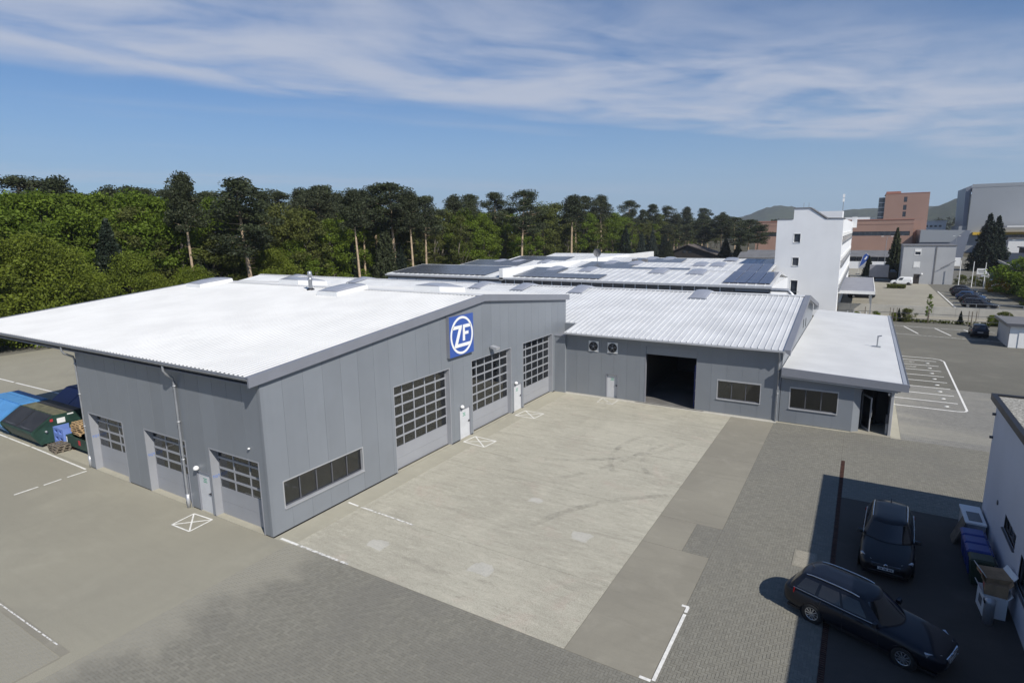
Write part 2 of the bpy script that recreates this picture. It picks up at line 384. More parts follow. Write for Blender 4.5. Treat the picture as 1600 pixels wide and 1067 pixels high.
# yard slab: cast in bays with joints
slab = struct(link('concrete_yard', None)); slab.empty_display_size = .2
ye = [.12, 3.95, 10.7, 17.4, 24.1, 27.5]
for i in range(len(ye)-1):
    MB().box(1.21, 14.08, ye[i]+.008, ye[i+1]-.008, -.06, .0).build('concrete_slab', MAT['slab'], slab)
for (a, b, c, d) in ((14.10, 16.88, .12, 7.78), (14.10, 15.78, 7.796, 10.40), (14.10, 16.88, 10.416, 19.0), (14.10, 16.88, 19.016, 27.4)):
    MB().box(a, b, c, d, -.06, .001).build('concrete_strip', MAT['slab_dark'], slab)
for (x, y, w, h) in ((4.4, 1.9, .75, .55), (9.3, 2.55, .8, .6), (11.7, 6.8, .7, .6), (8.3, 8.9, .55, .4)):
    o = MB(); pts = []
    for k in range(14):
        a = 2*math.pi*k/14; rr = 1 + .12*math.sin(3*a+x) + .1*math.sin(5*a)
        pts.append((x+w*rr*math.copysign(abs(math.cos(a))**.5, math.cos(a))*.62, y+h*rr*math.copysign(abs(math.sin(a))**.5, math.sin(a))*.62))
    o.prism(pts, 'z', -.002, .004); o.build('repair_patch', MAT['patch'], slab)

# block paving laid in herringbone (tens of thousands of blocks: one mesh per field)
m, t, b = new_mat('paving_block'); MAT['paver'] = m
b.inputs['Roughness'].default_value = .88; b.inputs['Specular IOR Level'].default_value = .25
at = t.nodes.new('ShaderNodeAttribute'); at.attribute_name = 'tint'
c1 = mix(t, at.outputs['Fac'], (.19, .183, .150), (.25, .241, .199))
c1 = mix(t, mnode(t, 'MULTIPLY', smooth(t, noise(t, coords(t), .22, 6, .62, .8), .42, .66), .5), c1, (.178, .172, .15))
sx = t.nodes.new('ShaderNodeSeparateXYZ'); t.links.new(coords(t), sx.inputs[0])
# wind-blown sand lies on the blocks by the hall corner and thins out across the yard
def sand_mask(t):
  sx = t.nodes.new('ShaderNodeSeparateXYZ'); t.links.new(coords(t), sx.inputs[0])
  dd = mnode(t, 'DIVIDE', mnode(t, 'SUBTRACT', mnode(t, 'ADD', mnode(t, 'MULTIPLY', sx.outputs[1], .22), 3.9), sx.outputs[0]), 2.6)
  return smooth(t, mnode(t, 'ADD', dd, mnode(t, 'MULTIPLY', mnode(t, 'SUBTRACT', noise(t, coords(t, (.35, 1.0, 1), .45), .45, 6, .62, .5), .5), 2.6)), -.25, .55)
sand = sand_mask(t)
c1 = mix(t, mnode(t, 'MULTIPLY', sand, .96), c1, (.315, .30, .245))
t.links.new(mix(t, .25, c1, mix(t, smooth(t, noise(t, coords(t), 70, 2, .7), .4, .6), (.13, .125, .115), (.30, .29, .265))), b.inputs['Base Color'])
bump(t, b, noise(t, coords(t), 90, 2, .7), .25, .01)
MAT['joint'] = plain('joint_sand', (.185, .175, .148), .95, 0, .15, 5, .1)
t = MAT['joint'].node_tree; b = t.nodes['Principled BSDF']; src = b.inputs['Base Color'].links[0].from_socket
t.links.new(mix(t, sand_mask(t), src, (.33, .315, .258)), b.inputs['Base Color'])
def pavers(name, x0, x1, y0, y1, label, bw=.2, bh=.1, g_=.007, ch=.004, holes=(), zo=0.0):
    nx, ny = int((x1-x0)/bh)+2, int((y1-y0)/bh)+2
    cx, cy = np.meshgrid(np.arange(-1, nx), np.arange(-1, ny), indexing='ij')
    d = (cx-cy) % 4
    H = d == 0; V = d == 3
    X0 = np.concatenate([cx[H], cx[V]])*bh + x0; Y0 = np.concatenate([cy[H], cy[V]])*bh + y0
    WX = np.concatenate([np.full(H.sum(), bw), np.full(V.sum(), bh)]); WY = np.concatenate([np.full(H.sum(), bh), np.full(V.sum(), bw)])
    X1 = np.minimum(X0+WX, x1); Y1 = np.minimum(Y0+WY, y1); X0 = np.maximum(X0, x0); Y0 = np.maximum(Y0, y0)
    ok = (X1-X0 > .03) & (Y1-Y0 > .03)
    for (a, b2, c, e) in holes: ok &= ~((X0 > a-.02) & (X1 < b2+.02) & (Y0 > c-.02) & (Y1 < e+.02))
    X0, X1, Y0, Y1 = X0[ok]+g_/2, X1[ok]-g_/2, Y0[ok]+g_/2, Y1[ok]-g_/2; n = len(X0)
    z = rng.normal(0, .0018, (n, 4)) * .6 + rng.normal(0, .002, (n, 1)) + zo
    v = np.zeros((n, 8, 3))
    for k, (xx, yy) in enumerate(((X0, Y0), (X1, Y0), (X1, Y1), (X0, Y1))):
        v[:, k] = np.stack([xx, yy, np.full(n, -.03)], 1)
        sx_ = ch if k in (0, 3) else -ch; sy_ = ch if k in (0, 1) else -ch
        v[:, 4+k] = np.stack([xx+sx_, yy+sy_, z[:, k]], 1)
    q = np.array([(4,5,6,7),(0,1,5,4),(1,2,6,5),(2,3,7,6),(3,0,4,7)])
    fc = (np.arange(n)[:, None, None]*8 + q[None]).reshape(-1, 4)
    o = fast_mesh(name, v.reshape(-1, 3), fc, np.repeat(np.clip(rng.normal(.5, .3, n), 0, 1), 5), MAT['paver'])
    tag(o, label, 'paving', kind='stuff'); return o
def fast_mesh(name, v, fc, tint, mat, parent=None):
    me = bpy.data.meshes.new(name); nv, nf = len(v), len(fc); k = fc.shape[1]
    me.vertices.add(nv); me.vertices.foreach_set('co', np.ascontiguousarray(v, dtype=np.float32).ravel())
    me.loops.add(nf*k); me.loops.foreach_set('vertex_index', np.ascontiguousarray(fc, dtype=np.int32).ravel())
    me.polygons.add(nf); me.polygons.foreach_set('loop_start', np.arange(0, nf*k, k, dtype=np.int32))
    if tint is not None:
        a = me.attributes.new('tint', 'FLOAT', 'FACE'); a.data.foreach_set('value', np.ascontiguousarray(tint, dtype=np.float32))
    me.polygons.foreach_set('use_smooth', np.zeros(nf, dtype=bool)); me.materials.append(mat); me.update(calc_edges=True)
    return link(name, me, parent)
sheet('paving_bed', MAT['joint'], 1.0, 40, -16, 46, -.010, .03)
pavers('block_paving', 1.0, 16.9, -13.0, .10, 'herringbone block paving in front of the yard slab')
pavers('block_paving', 16.9, 21.12, -6.0, 27.5, 'herringbone block paving beside the yard slab')
pavers('block_paving', 21.12, 31.0, 21.92, 27.5, 'herringbone block paving in front of the entrance annex')
pavers('block_paving', 21.302, 31.0, 16.62, 21.915, 'herringbone block paving beyond the building shadow')
pavers('block_paving', 15.80, 16.88, 7.80, 10.40, 'small herringbone paving patch let into the smooth concrete strip')
pavers('block_paving', -7.0, .36, -13.0, -8.22, 'sandy block paving at the near corner of the asphalt yard', zo=.008)
struct(MB().box(-14, .40, -8.20, -7.92, -.02, .007).build('kerb_strip', MAT['slab_dark'])); struct(MB().box(.372, .46, -13.0, -8.21, -.02, .007).build('kerb_strip', MAT['slab_dark']))
sheet('asphalt_painted_shade', MAT['asphalt_painted_shade'], 21.302, 26.6, -20, 16.60, .0)  # smooth asphalt with part of the cast shadow put into its colour
m, t, b = new_mat('block_paving_far'); MAT['paver_far'] = m
b.inputs['Roughness'].default_value = .9
br = t.nodes.new('ShaderNodeTexBrick'); t.links.new(coords(t), br.inputs[0]); br.inputs['Scale'].default_value = 1; br.inputs['Brick Width'].default_value = .2; br.inputs['Row Height'].default_value = .1; br.inputs['Mortar Size'].default_value = .008
br.inputs[1].default_value = (.19, .186, .17, 1); br.inputs[2].default_value = (.25, .243, .22, 1); br.inputs[3].default_value = (.12, .115, .10, 1)
t.links.new(mix(t, mnode(t, 'MULTIPLY', smooth(t, noise(t, coords(t, (.4, 1.4, 1)), .3, 6, .62, .6), .4, .7), .5), br.outputs[0], (.315, .30, .245)), b.inputs['Base Color'])
sheet('paved_yard', MAT['paver_far'], 24.2, 60, 27.51, 43)
sheet('paved_yard_side', MAT['paver_far'], 31.01, 60, 10, 27.50)
sheet('car_park', MAT['asphalt_far'], 17.2, 80, 43.01, 83.6)
sheet('path', MAT['lot'], 17.2, 80, 83.61, 90.2)
sheet('far_car_park', MAT['lot'], 18.3, 34.3, 90.5, 172)
sheet('far_car_park_asphalt', MAT['asphalt_far'], 34.31, 44.5, 90.5, 148)
sheet('far_road', MAT['asphalt_far'], 34.31, 58, 148.01, 420, -.002)
sheet('far_forecourt', MAT['lot'], -30, 34.3, 172.01, 300, -.003)
MB().box(44.51, 60, 92, 148, -.05, .05).build('planting_bed', MAT['earth']); struct(bpy.data.objects['planting_bed'])
struct(MB().box(-120, -70.01, -60, 90, -.05, .0).build('verge', MAT['grass']))

# painted markings
m, t, b = new_mat('road_paint_worn'); MAT['line_worn'] = m; b.inputs['Roughness'].default_value = .75
b.inputs['Base Color'].default_value = (.70, .69, .65, 1)
trn = t.nodes.new('ShaderNodeBsdfTransparent'); mx = t.nodes.new('ShaderNodeMixShader')
t.links.new(smooth(t, noise(t, coords(t), 5.0, 5, .7), .40, .52), mx.inputs[0]); t.links.new(trn.outputs[0], mx.inputs[1]); t.links.new(b.outputs[0], mx.inputs[2])
t.links.new(mx.outputs[0], t.nodes['Material Output'].inputs[0])
def stroke(mb, a, b, w, z=.006):
    a, b = Vector((a[0], a[1])), Vector((b[0], b[1])); d = (b-a).normalized(); n = Vector((-d.y, d.x))*w/2
    p = [a-n, b-n, b+n, a+n]; mb.prism([(q.x, q.y) for q in p], 'z', z-.003, z)
def marking(name, segs, w, mat='line', z=.006):
    mb = MB()
    for k, (a, b) in enumerate(segs): stroke(mb, a, b, w, z + .0004*k)
    return struct(mb.build(name, MAT[mat]))
def crossbox(p):
    a, b, c, d = p
    marking('keep_clear_marking', [(a, b), (b, c), (c, d), (d, a), (a, c), (b, d)], .07)
crossbox(((-5.2, -1.52), (-5.35, -.38), (-4.0, -.30), (-3.86, -1.49)))
crossbox(((.32, 13.9), (.42, 15.1), (2.1, 15.0), (2.0, 13.75)))
crossbox(((.45, 20.15), (.55, 21.5), (2.1, 21.5), (2.0, 20.2)))
marking('keep_clear_marking', [((4.3, 27.3), (4.35, 26.1)), ((4.35, 26.1), (5.6, 26.1)), ((5.6, 26.1), (5.6, 27.3)), ((4.3, 27.3), (5.6, 26.1))], .08, 'line_worn')
marking('edge_marking', [((16.97, .22), (16.97, 3.75)), ((16.97, 3.85), (16.97, 4.2)), ((16.55, .18), (16.9, .18)), ((16.75, 4.2), (17.0, 4.2))], .11)
marking('edge_marking', [((.3, .17), (1.4, .17))], .13); marking('edge_marking', [((1.45, .17), (4.4, .17))], .12, 'line_worn')
marking('edge_marking', [((.28, 4.15), (1.0, 4.1))], .10); marking('edge_marking', [((1.2, 4.1), (4.6, 3.97))], .10, 'line_worn')
marking('bay_marking', [((-15.66, -3.83), (-15.74, -2.75)), ((-15.72, -2.5), (-15.8, -1.66)), ((-15.8, -1.37), (-15.84, -.4))], .11)
marking('bay_marking', [((-30.5, -.25), (-27, -.24)), ((-26.9, -.24), (-23.6, -.23)), ((-23.4, -.23), (-16.2, -.3))], .11)
marking('bay_marking', [((-60, 6.3), (-52, 6.35)), ((-51.6, 6.35), (-45.5, 6.5)), ((-45.0, 6.5), (-38, 6.7)), ((-37.8, 6.7), (-32, 6.8))], .16)
ys = [36.1 + i*2.32 for i in range(9)]
pts = [(24.2, 36.0)]
segs = [((24.0, y), (28.2 if i else 28.0, y)) for i, y in enumerate(ys)]
segs += [((28.55, 36.6), (28.85, 55.0)), ((28.0, 36.1), (28.4, 36.25)), ((28.4, 36.25), (28.55, 36.6)), ((28.85, 55.0), (28.6, 55.8)), ((28.6, 55.8), (28.0, 56.2)), ((28.0, 56.2), (24.2, 56.3))]
marking('bay_marking', segs, .14)
for i, y in enumerate(ys[:-1]):
    mb = MB(); mb.lathe([(.18, .004), (.18, .008), (0.001, .008)], (27.4, y+1.15, 0), n=10); struct(mb.build('bay_number_marking', MAT['line']))
    if i >= 6: marking('bay_marking', [((25.0, y+1.1), (25.25, y+1.25)), ((25.4, y+1.15), (26.3, y+1.0)), ((25.9, y+1.35), (26.4, y+1.35))], .10, 'line_worn')
for x in (22.4, 25.2, 27.9, 31.2, 34.3): marking('bay_marking', [((x-1.3, 78.2), (x-.1, 72.4))], .16)
marking('bay_marking', [((18, 72.6), (34.6, 70.2)), ((34.6, 70.2), (36, 69.6)), ((35.9, 69.6), (60, 69.0))], .13, 'line_worn')
marking('bay_marking', [((18, 79.5), (36, 77.4))], .13, 'line_worn')
for k in range(6): marking('bay_marking', [((34.9, 101 + 5.6*k), (40.2, 99 + 5.6*k))], .2)
marking('bay_marking', [((34.7, 92), (34.7, 132))], .18)
marking('bay_marking', [((19.2, 95.0), (19.6, 101.0))], .2); marking('bay_marking', [((23.2, 95.0), (23.6, 100.0))], .2)
marking('edge_marking', [((-6.5, -8.05), (-.3, -7.98))], .045, 'line_worn', .014)
# tyre marks on the yard
m, t, b = new_mat('tyre_rubber_mark'); MAT['tyre'] = m; b.inputs['Roughness'].default_value = .8; b.inputs['Base Color'].default_value = (.10, .095, .085, 1)
trn = t.nodes.new('ShaderNodeBsdfTransparent'); mx = t.nodes.new('ShaderNodeMixShader')
t.links.new(mnode(t, 'MULTIPLY', smooth(t, noise(t, coords(t), 1.1, 7, .75), .38, .80), .30), mx.inputs[0]); t.links.new(trn.outputs[0], mx.inputs[1]); t.links.new(b.outputs[0], mx.inputs[2])
t.links.new(mx.outputs[0], t.nodes['Material Output'].inputs[0])
def tyre_mark(cx, cy, r, a0, a1, w=.24, z=.0035):
    mb = MB(); k = 26; vs = []
    for i in range(k+1):
        a = R(a0 + (a1-a0)*i/k)
        for q in (r-w/2, r+w/2): vs.append((cx+q*math.cos(a), cy+q*math.sin(a), z))
    mb.add(vs, [(2*i, 2*i+1, 2*i+3, 2*i+2) for i in range(k)]); struct(mb.build('tyre_mark', MAT['tyre']))
for a in ((15.5, 17.5, 6.2, 150, 215, .34), (15.5, 17.5, 4.4, 150, 220, .3), (2.5, 24.0, 10.8, 290, 340, .4), (19.0, 4.0, 10.0, 120, 165, .4), (-2.0, 20.0, 13.0, 320, 350, .35)): tyre_mark(*a)
# drain channel with rusty grate
dr = thing('drain_channel', 'long rust-brown drainage grate running through the paving beside the parked estate cars', 'drain', (21.27, 0, 0))
MB().box(21.125, 21.15, -8, 21.9, -.02, .004).build('edge_rail', MAT['rust'], dr); MB().box(21.275, 21.30, -8, 21.9, -.02, .004).build('edge_rail', MAT['rust'], dr)
mb = MB(); y = -7.98
while y < 21.85: mb.box(21.152, 21.273, y, y+.075, -.02, .002); y += .105
o = mb.build('grate_bars', MAT['rust'], dr); o['kind'] = 'stuff'
MB().box(21.151, 21.274, -8, 21.9, -.03, -.022).build('channel_bed', MAT['black'], dr)
# manhole cover in two plates
mh = thing('manhole_cover', 'pale two-plate manhole cover in the paving behind the estate car', 'manhole cover', (20.23, 9.55, 0))
for k in range(2):
    y0, y1 = 8.94 + k*.64, 8.94 + k*.64 + .61; c = .1
    MB().prism([(19.88+c, y0), (20.58-c, y0), (20.58, y0+c), (20.58, y1-c), (20.58-c, y1), (19.88+c, y1), (19.88, y1-c), (19.88, y0+c)], 'z', .0, .014).build('plate', MAT['lot'], mh)
MB().box(19.82, 20.64, 8.88, 10.22, -.01, .009).build('frame', MAT['slab_dark'], mh)

# ================================================================ wall / opening builders
def wall(parent, axis, c, out, u0, u1, top, openings=(), pitch=1.1, mat=None, name='wall_panel', thick=.10, gap=.012, z0=0.0, breaks=(), core=True, start=None):
    mat = mat or MAT['wall']
    tp = top if callable(top) else (lambda u: top)
    def piece(mb, p, q, za, zb, c0, c1):
        zt = (tp(p), tp(q)) if zb is None else (zb, zb)
        if axis == 'x': b_ = [(c0, p), (c1, p), (c1, q), (c0, q)]; zz = (zt[0], zt[0], zt[1], zt[1])
        else: b_ = [(p, c0), (q, c0), (q, c1), (p, c1)]; zz = (zt[0], zt[1], zt[1], zt[0])
        mb.hexa([(x, y, za) for x, y in b_], [(x, y, z) for (x, y), z in zip(b_, zz)])
    def strip(mb, a, b, c0, c1):
        cuts = sorted({a, b} | {e for o in openings for e in o[:2] if a < e < b} | {e for e in breaks if a < e < b})
        for p, q in zip(cuts[:-1], cuts[1:]):
            if q-p < 1e-4: continue
            mid = (p+q)/2; z = z0
            for o in sorted((o for o in openings if o[0] < mid < o[1]), key=lambda o: o[2]):
                if o[2] > z + 1e-3: piece(mb, p, q, z, o[2], c0, c1)
                z = max(z, o[3])
            if z < tp(mid) - 1e-3: piece(mb, p, q, z, None, c0, c1)
    u = start if start is not None else u0; edges = [u0]
    u += pitch if start is None else 0
    while u < u1 - .25: edges.append(u); u += pitch
    edges.append(u1)
    c0, c1 = sorted((c, c - out*thick))
    for a, b in zip(edges[:-1], edges[1:]):
        p, q = a + (gap/2 if a > u0 else 0), b - (gap/2 if b < u1 else 0)
        through = [o for o in openings if o[0] <= p + 1e-6 and o[1] >= q - 1e-6 and o[2] > z0 + .05]
        zsplit = through[0][2] + .05 if through else None       # a window right across the strip leaves two panels
        mb = MB(); strip(mb, p, q, c0, c1)
        if not mb.v: continue
        if zsplit is None: mb.build(name, mat, parent); continue
        for up in (False, True):
            m2 = MB()
            for k in range(0, len(mb.v), 8):
                if (mb.v[k][2] > zsplit) == up: m2.add(mb.v[k:k+8], [(0,3,2,1),(4,5,6,7),(0,1,5,4),(1,2,6,5),(2,3,7,6),(3,0,4,7)])
            if m2.v: m2.build(name, mat, parent)
    if core:
        mb = MB(); d0, d1 = sorted((c - out*.012, c - out*(thick+.09))); strip(mb, u0, u1, d0, d1); mb.build('wall', mat, parent)
def abox(mb, axis, c0, c1, u0, u1, z0, z1, m=0):
    if axis == 'x': mb.box(c0, c1, u0, u1, z0, z1, m)
    else: mb.box(u0, u1, c0, c1, z0, z1, m)
def reveal(parent, axis, c, out, u0, u1, z0, z1, depth, mat, sill=False, t_=.05, name='reveal', proud=.012):
    mb = MB(); a, b = c + out*proud, c - out*depth
    abox(mb, axis, a, b, u0-.003, u0+t_, z0, z1+.003); abox(mb, axis, a, b, u1-t_, u1+.003, z0, z1+.003)
    abox(mb, axis, a, b, u0+t_+.001, u1-t_-.001, z1-t_, z1+.003)
    if sill: abox(mb, axis, a, b, u0+t_+.001, u1-t_-.001, z0-.003, z0+t_)
    return mb.build(name, mat, parent)
def grid_gate(parent, axis, c, out, u0, u1, z0, z1, cols, rows, zpan, name='sectional_gate', fm=None, gm=None, bar=.075, hbar=.10):
    """sectional gate: solid lower panel, framed panes above; c is the outer face"""
    fm = fm or MAT['gate']; gm = gm or MAT['glass']
    mb = MB(); b = c - out*.06
    zs = [z0, (z0+zpan)/2, zpan]
    for za, zb in zip(zs[:-1], zs[1:]): abox(mb, axis, c, b, u0, u1, za+.004, zb-.004)
    cw = (u1-u0)/cols; rh = (z1-zpan)/rows
    for r in range(rows+1):
        z = zpan + r*rh; abox(mb, axis, c, b, u0, u1, max(zpan, z-hbar/2)+.0, min(z1, z+hbar/2))
    for k in range(cols+1):
        u = u0 + k*cw
        for r in range(rows):
            za, zb = zpan + r*rh + hbar/2 + .0005, zpan + (r+1)*rh - hbar/2 - .0005
            abox(mb, axis, c-out*.004, b, max(u0, u-bar/2), min(u1, u+bar/2), za, zb)
    gt = mb.build(name, fm, parent)
    pm = None; w, h = cw-bar+.02, rh-hbar+.02
    p = MB(); abox(p, axis, -.006, .006, -w/2, w/2, -h/2, h/2); pm = p.mesh('pane', gm)
    off = Vector((0, 0, 0)); q = parent
    while q is not None: off += Vector(q.location); q = q.parent
    for r in range(rows):
        for k in range(cols):
            uc, zc_ = u0+(k+.5)*cw, zpan+(r+.5)*rh; cc = c - out*.03
            link('pane', pm, gt, (Vector((cc, uc, zc_)) if axis == 'x' else Vector((uc, cc, zc_))) - off)
    return gt
def window(parent, axis, c, out, u0, u1, z0, z1, n, recess=.12, fm=None, gm=None, name='window', fr=.06, sill=True, mull=.06, sillm=None):
    fm = fm or MAT['trim_dark']; gm = gm or MAT['glass']
    mb = MB(); f0 = c - out*recess; f1 = f0 - out*.07
    abox(mb, axis, f0, f1, u0, u1, z0, z0+fr); abox(mb, axis, f0, f1, u0, u1, z1-fr, z1)
    cw = (u1-u0)/n
    for k in range(n+1):
        u = u0+k*cw; abox(mb, axis, f0-out*.001, f1, max(u0, u-mull/2) if k else u0, min(u1, u+mull/2) if k < n else u1, z0+fr+.0005, z1-fr-.0005)
    wn = mb.build(name, fm, parent)
    for k in range(n):
        p = MB(); abox(p, axis, f0-out*.03, f0-out*.04, u0+k*cw+mull/2-.01, u0+(k+1)*cw-mull/2+.01, z0+fr-.01, z1-fr+.01); p.build('pane', gm, wn)
    if sill:
        s = MB(); abox(s, axis, c+out*.07, f0, u0-.04, u1+.04, z0-.05, z0-.004); s.build('sill', sillm or MAT['alu'], wn)
    return wn
def ribbed(x0, x1, rows, pitch, h, wtop, wbot, th=.06):
    """profiled sheet: ribs run up the slope; rows = [(y,z),...]"""
    mb = MB(); xs = []; x = x0
    while x < x1 - pitch*.5:
        xs += [(x, 0), (x + (pitch-wbot)/2, 0), (x + (pitch-wtop)/2, h), (x + (pitch+wtop)/2, h), (x + (pitch+wbot)/2, 0)]; x += pitch
    xs.append((x1, 0)); n = len(xs)
    vs = [(a, y, z+d) for (y, z) in rows for a, d in xs]
    fs = [(i*n+k, i*n+k+1, (i+1)*n+k+1, (i+1)*n+k) for i in range(len(rows)-1) for k in range(n-1)]
    mb.add(vs, fs)
    for (ya, za), (yb, zb) in zip(rows[:-1], rows[1:]):
        mb.hexa([(x0, ya, za-th), (x1, ya, za-th), (x1, yb, zb-th), (x0, yb, zb-th)], [(x0, ya, za-.002), (x1, ya, za-.002), (x1, yb, zb-.002), (x0, yb, zb-.002)])
    return mb
def skylight(parent, x, w, y0, y1, zf, up=.22, dome=.28, upm=None, n=6, dm=None):
    """roof light strip running up the slope; zf(y) is the roof surface"""
    s = MB(); zz = [zf(y0), zf(y1)]
    s.hexa([(x-w/2, y0, zz[0]-.1), (x+w/2, y0, zz[0]-.1), (x+w/2, y1, zz[1]-.1), (x-w/2, y1, zz[1]-.1)],
           [(x-w/2+.05, y0+.05, zz[0]+up), (x+w/2-.05, y0+.05, zz[0]+up), (x+w/2-.05, y1-.05, zz[1]+up), (x-w/2+.05, y1-.05, zz[1]+up)])
    sk = s.build('skylight', upm or MAT['white'], parent)
    d = MB(); k = 7; vs = []
    for j in range(n+1):
        yy = y0 + .1 + (y1-y0-.2)*j/n; zb = zf(yy) + up
        for i in range(k):
            a = math.pi*i/(k-1); e = min(1, .35 + 2.2*min(j, n-j)/n)
            vs.append((x - math.cos(a)*(w/2-.1), yy, zb + math.sin(a)**.8*dome*e + .003))
    d.add(vs, [(j*k+i, j*k+i+1, (j+1)*k+i+1, (j+1)*k+i) for j in range(n) for i in range(k-1)], 0, False)
    d.add([vs[i] for i in range(k)], [tuple(range(k-1, -1, -1))]); d.add(vs[-k:], [tuple(range(k))])
    d.build('dome', dm or MAT['dome'], sk); return sk
def door(parent, axis, c, out, u0, u1, z0, z1, lamp=True, recess=.06):
    """flush steel door with frame, handle, sticker"""
    mb = MB(); f = c - out*recess
    abox(mb, axis, f, f-out*.05, u0+.06, u1-.06, z0+.01, z1-.06); dl = mb.build('door', MAT['door_white'], parent)
    fr = MB(); abox(fr, axis, c+out*.015, c-out*.12, u0, u0+.055, z0, z1); abox(fr, axis, c+out*.015, c-out*.12, u1-.055, u1, z0, z1); abox(fr, axis, c+out*.014, c-out*.12, u0+.056, u1-.056, z1-.055, z1)
    fr.build('door_frame', MAT['wall_dark'], dl)
    h = MB(); hu = u1-.16; abox(h, axis, f+out*.06, f, hu-.02, hu+.02, z0+.98, z0+1.1); abox(h, axis, f+out*.07, f+out*.045, hu-.14, hu-.02, z0+1.03, z0+1.06); h.build('handle', MAT['black'], dl)
    s = MB(); um = (u0+u1)/2
    for j, ln in enumerate((.16, .12, .17)): abox(s, axis, f+out*.003, f, um-ln, um+ln*.8, z1-.38-.085*j, z1-.34-.085*j)
    s.build('door_sticker', MAT['green_text'], dl)
    if lamp:
        l = MB(); um = u0+.2; prof = [(.001, .02), (.10, .03), (.14, .09), (.12, .17), (.06, .22), (.001, .23)]
        pos = (c+out*.12, um, z1+.06) if axis == 'x' else (um, c+out*.12, z1+.06)
        l.lathe(prof, pos, n=12); lm = l.build('wall_lamp', MAT['white'], parent)
        a = MB(); abox(a, axis, c+out*.1, c, um-.04, um+.04, z1+.08, z1+.16); a.build('lamp_bracket', MAT['galv'], lm)
    return dl
def downpipe(parent, pts, r=.06, straps=(), base=True):
    p = MB().tube(pts, r, 10).build('downpipe', MAT['galv'], parent)
    x, y = pts[-1][0], pts[-1][1]
    for z in straps: MB().lathe([(r+.001, -.03), (r+.02, -.03), (r+.02, .03), (r+.001, .03)], (x, y, z), n=10).build('strap', MAT['alu'], p)
    if base: MB().lathe([(r+.002, 0), (r+.025, 0), (r+.025, .7), (r+.002, .7)], (x, y, 0.005), n=10).build('stand_pipe', MAT['alu'], p)
    return p
# ================================================================ workshop hall with the sign
hall = thing('workshop_hall', 'large grey clad workshop hall with white ribbed roof and tall glazed gates', 'building', (0, 0, 0))
HS = .0970
def hz(y): return 7.36 + (y+.45)*HS if y <= 16.9 else 7.36 + 17.35*HS - (y-16.9)*.098
def htop(y): return hz(y) - .40 if y > .0 else 6.97
def ftop(y):                                     # gable wall under the verge
    return hz(y) - .36
GX = [(8.05, 13.13, 0, 4.95), (15.45, 20.45, 0, 4.95), (22.15, 27.0, 0, 4.95)]
WX_ = (.72, 5.6, 1.06, 2.38)
DX = [(13.97, 15.22, 0, 2.03), (20.72, 21.95, 0, 2.03)]
wall(hall, 'x', 0.0, 1, 0.0, 29.5, ftop, [*GX, WX_, *DX], 1.12, breaks=(16.9,), z0=.06)
GY = [(-4.17, -.52, 0, 3.43), (-9.78, -6.05, 0, 3.43), (-15.6, -11.9, 0, 3.43)]
DY = (-5.38, -4.27, 0, 2.08)
wall(hall, 'y', 0.0, -1, -16.1, -.101, 7.0, [*GY, DY], 1.06, z0=.06)
MB().box(-16.1, -16.0, .2, 29.5, 0, 7.0).build('wall', MAT['wall'], hall)
MB().box(-16.0, -.2, 29.35, 29.45, 0, 7.4).build('wall', MAT['wall'], hall)
def plinths(openings, u0, u1, make):
    cuts = sorted((o[0], o[1]) for o in openings if o[2] == 0); u = u0
    for a, b in cuts + [(u1, u1)]:
        if a - u > .01: make(u, a, 0)
        if b > a: make(a, b, 1)
        u = b
plinths(GX+DX, .02, 29.48, lambda a, b, k: MB().box(-.19, -.02 if not k else .012, a, b, 0, .058 if not k else .022).build('threshold' if k else 'plinth', MAT['apron' if k else 'black'], hall))
plinths(GY+[DY], -16.08, -.2, lambda a, b, k: MB().box(a, b, .02 if not k else -.012, .19 if not k else .42, 0, .058 if not k else .022).build('threshold' if k else 'plinth', MAT['apron' if k else 'black'], hall))
mb = MB(); mb.box(-.006, .014, 0.0, .16, .06, 6.95); mb.box(-.16, -.0065, -.014, .006, .06, 6.95); mb.build('corner_trim', MAT['wall'], hall)
for a in GX:
    reveal(hall, 'x', 0, 1, a[0], a[1], 0, a[3], .42, MAT['gate'])
    grid_gate(hall, 'x', -.32, 1, a[0]+.05, a[1]-.05, .02, a[3]-.05, 5, 6, 1.28)
for a in GY:
    reveal(hall, 'y', 0, -1, a[0], a[1], 0, a[3], .46, MAT['gate'])
    grid_gate(hall, 'y', .36, -1, a[0]+.05, a[1]-.05, .02, a[3]-.05, 3, 4, 1.34)
reveal(hall, 'x', 0, 1, *WX_[:2], *WX_[2:], .2, MAT['alu'], True, .05)
window(hall, 'x', 0, 1, WX_[0]+.05, WX_[1]-.05, WX_[2]+.05, WX_[3]-.05, 5, .13, sill=True)
for a in DX: door(hall, 'x', 0, 1, a[0], a[1], 0, a[3])
door(hall, 'y', 0, -1, DY[0], DY[1], 0, DY[3])
# short blue print on the gate reveals, as in the photograph
def text_mesh(txt, size, depth=.004):
    cu = bpy.data.curves.new('lettering', 'FONT'); cu.body = txt; cu.size = size; cu.extrude = depth; cu.align_x = 'CENTER'; cu.align_y = 'CENTER'
    o = bpy.data.objects.new('lettering_tmp', cu); COL.objects.link(o); bpy.context.view_layer.update()
    me = bpy.data.meshes.new_from_object(o.evaluated_get(bpy.context.evaluated_depsgraph_get())); bpy.data.objects.remove(o); bpy.data.curves.remove(cu)
    return me
tm = text_mesh('TGT', .19); tm.materials.append(MAT['blue_film'])
for a in GY:
    o = link('lettering', tm, hall, (a[0]+.056, .2, 1.95)); o.rotation_euler = (R(90), 0, R(90))
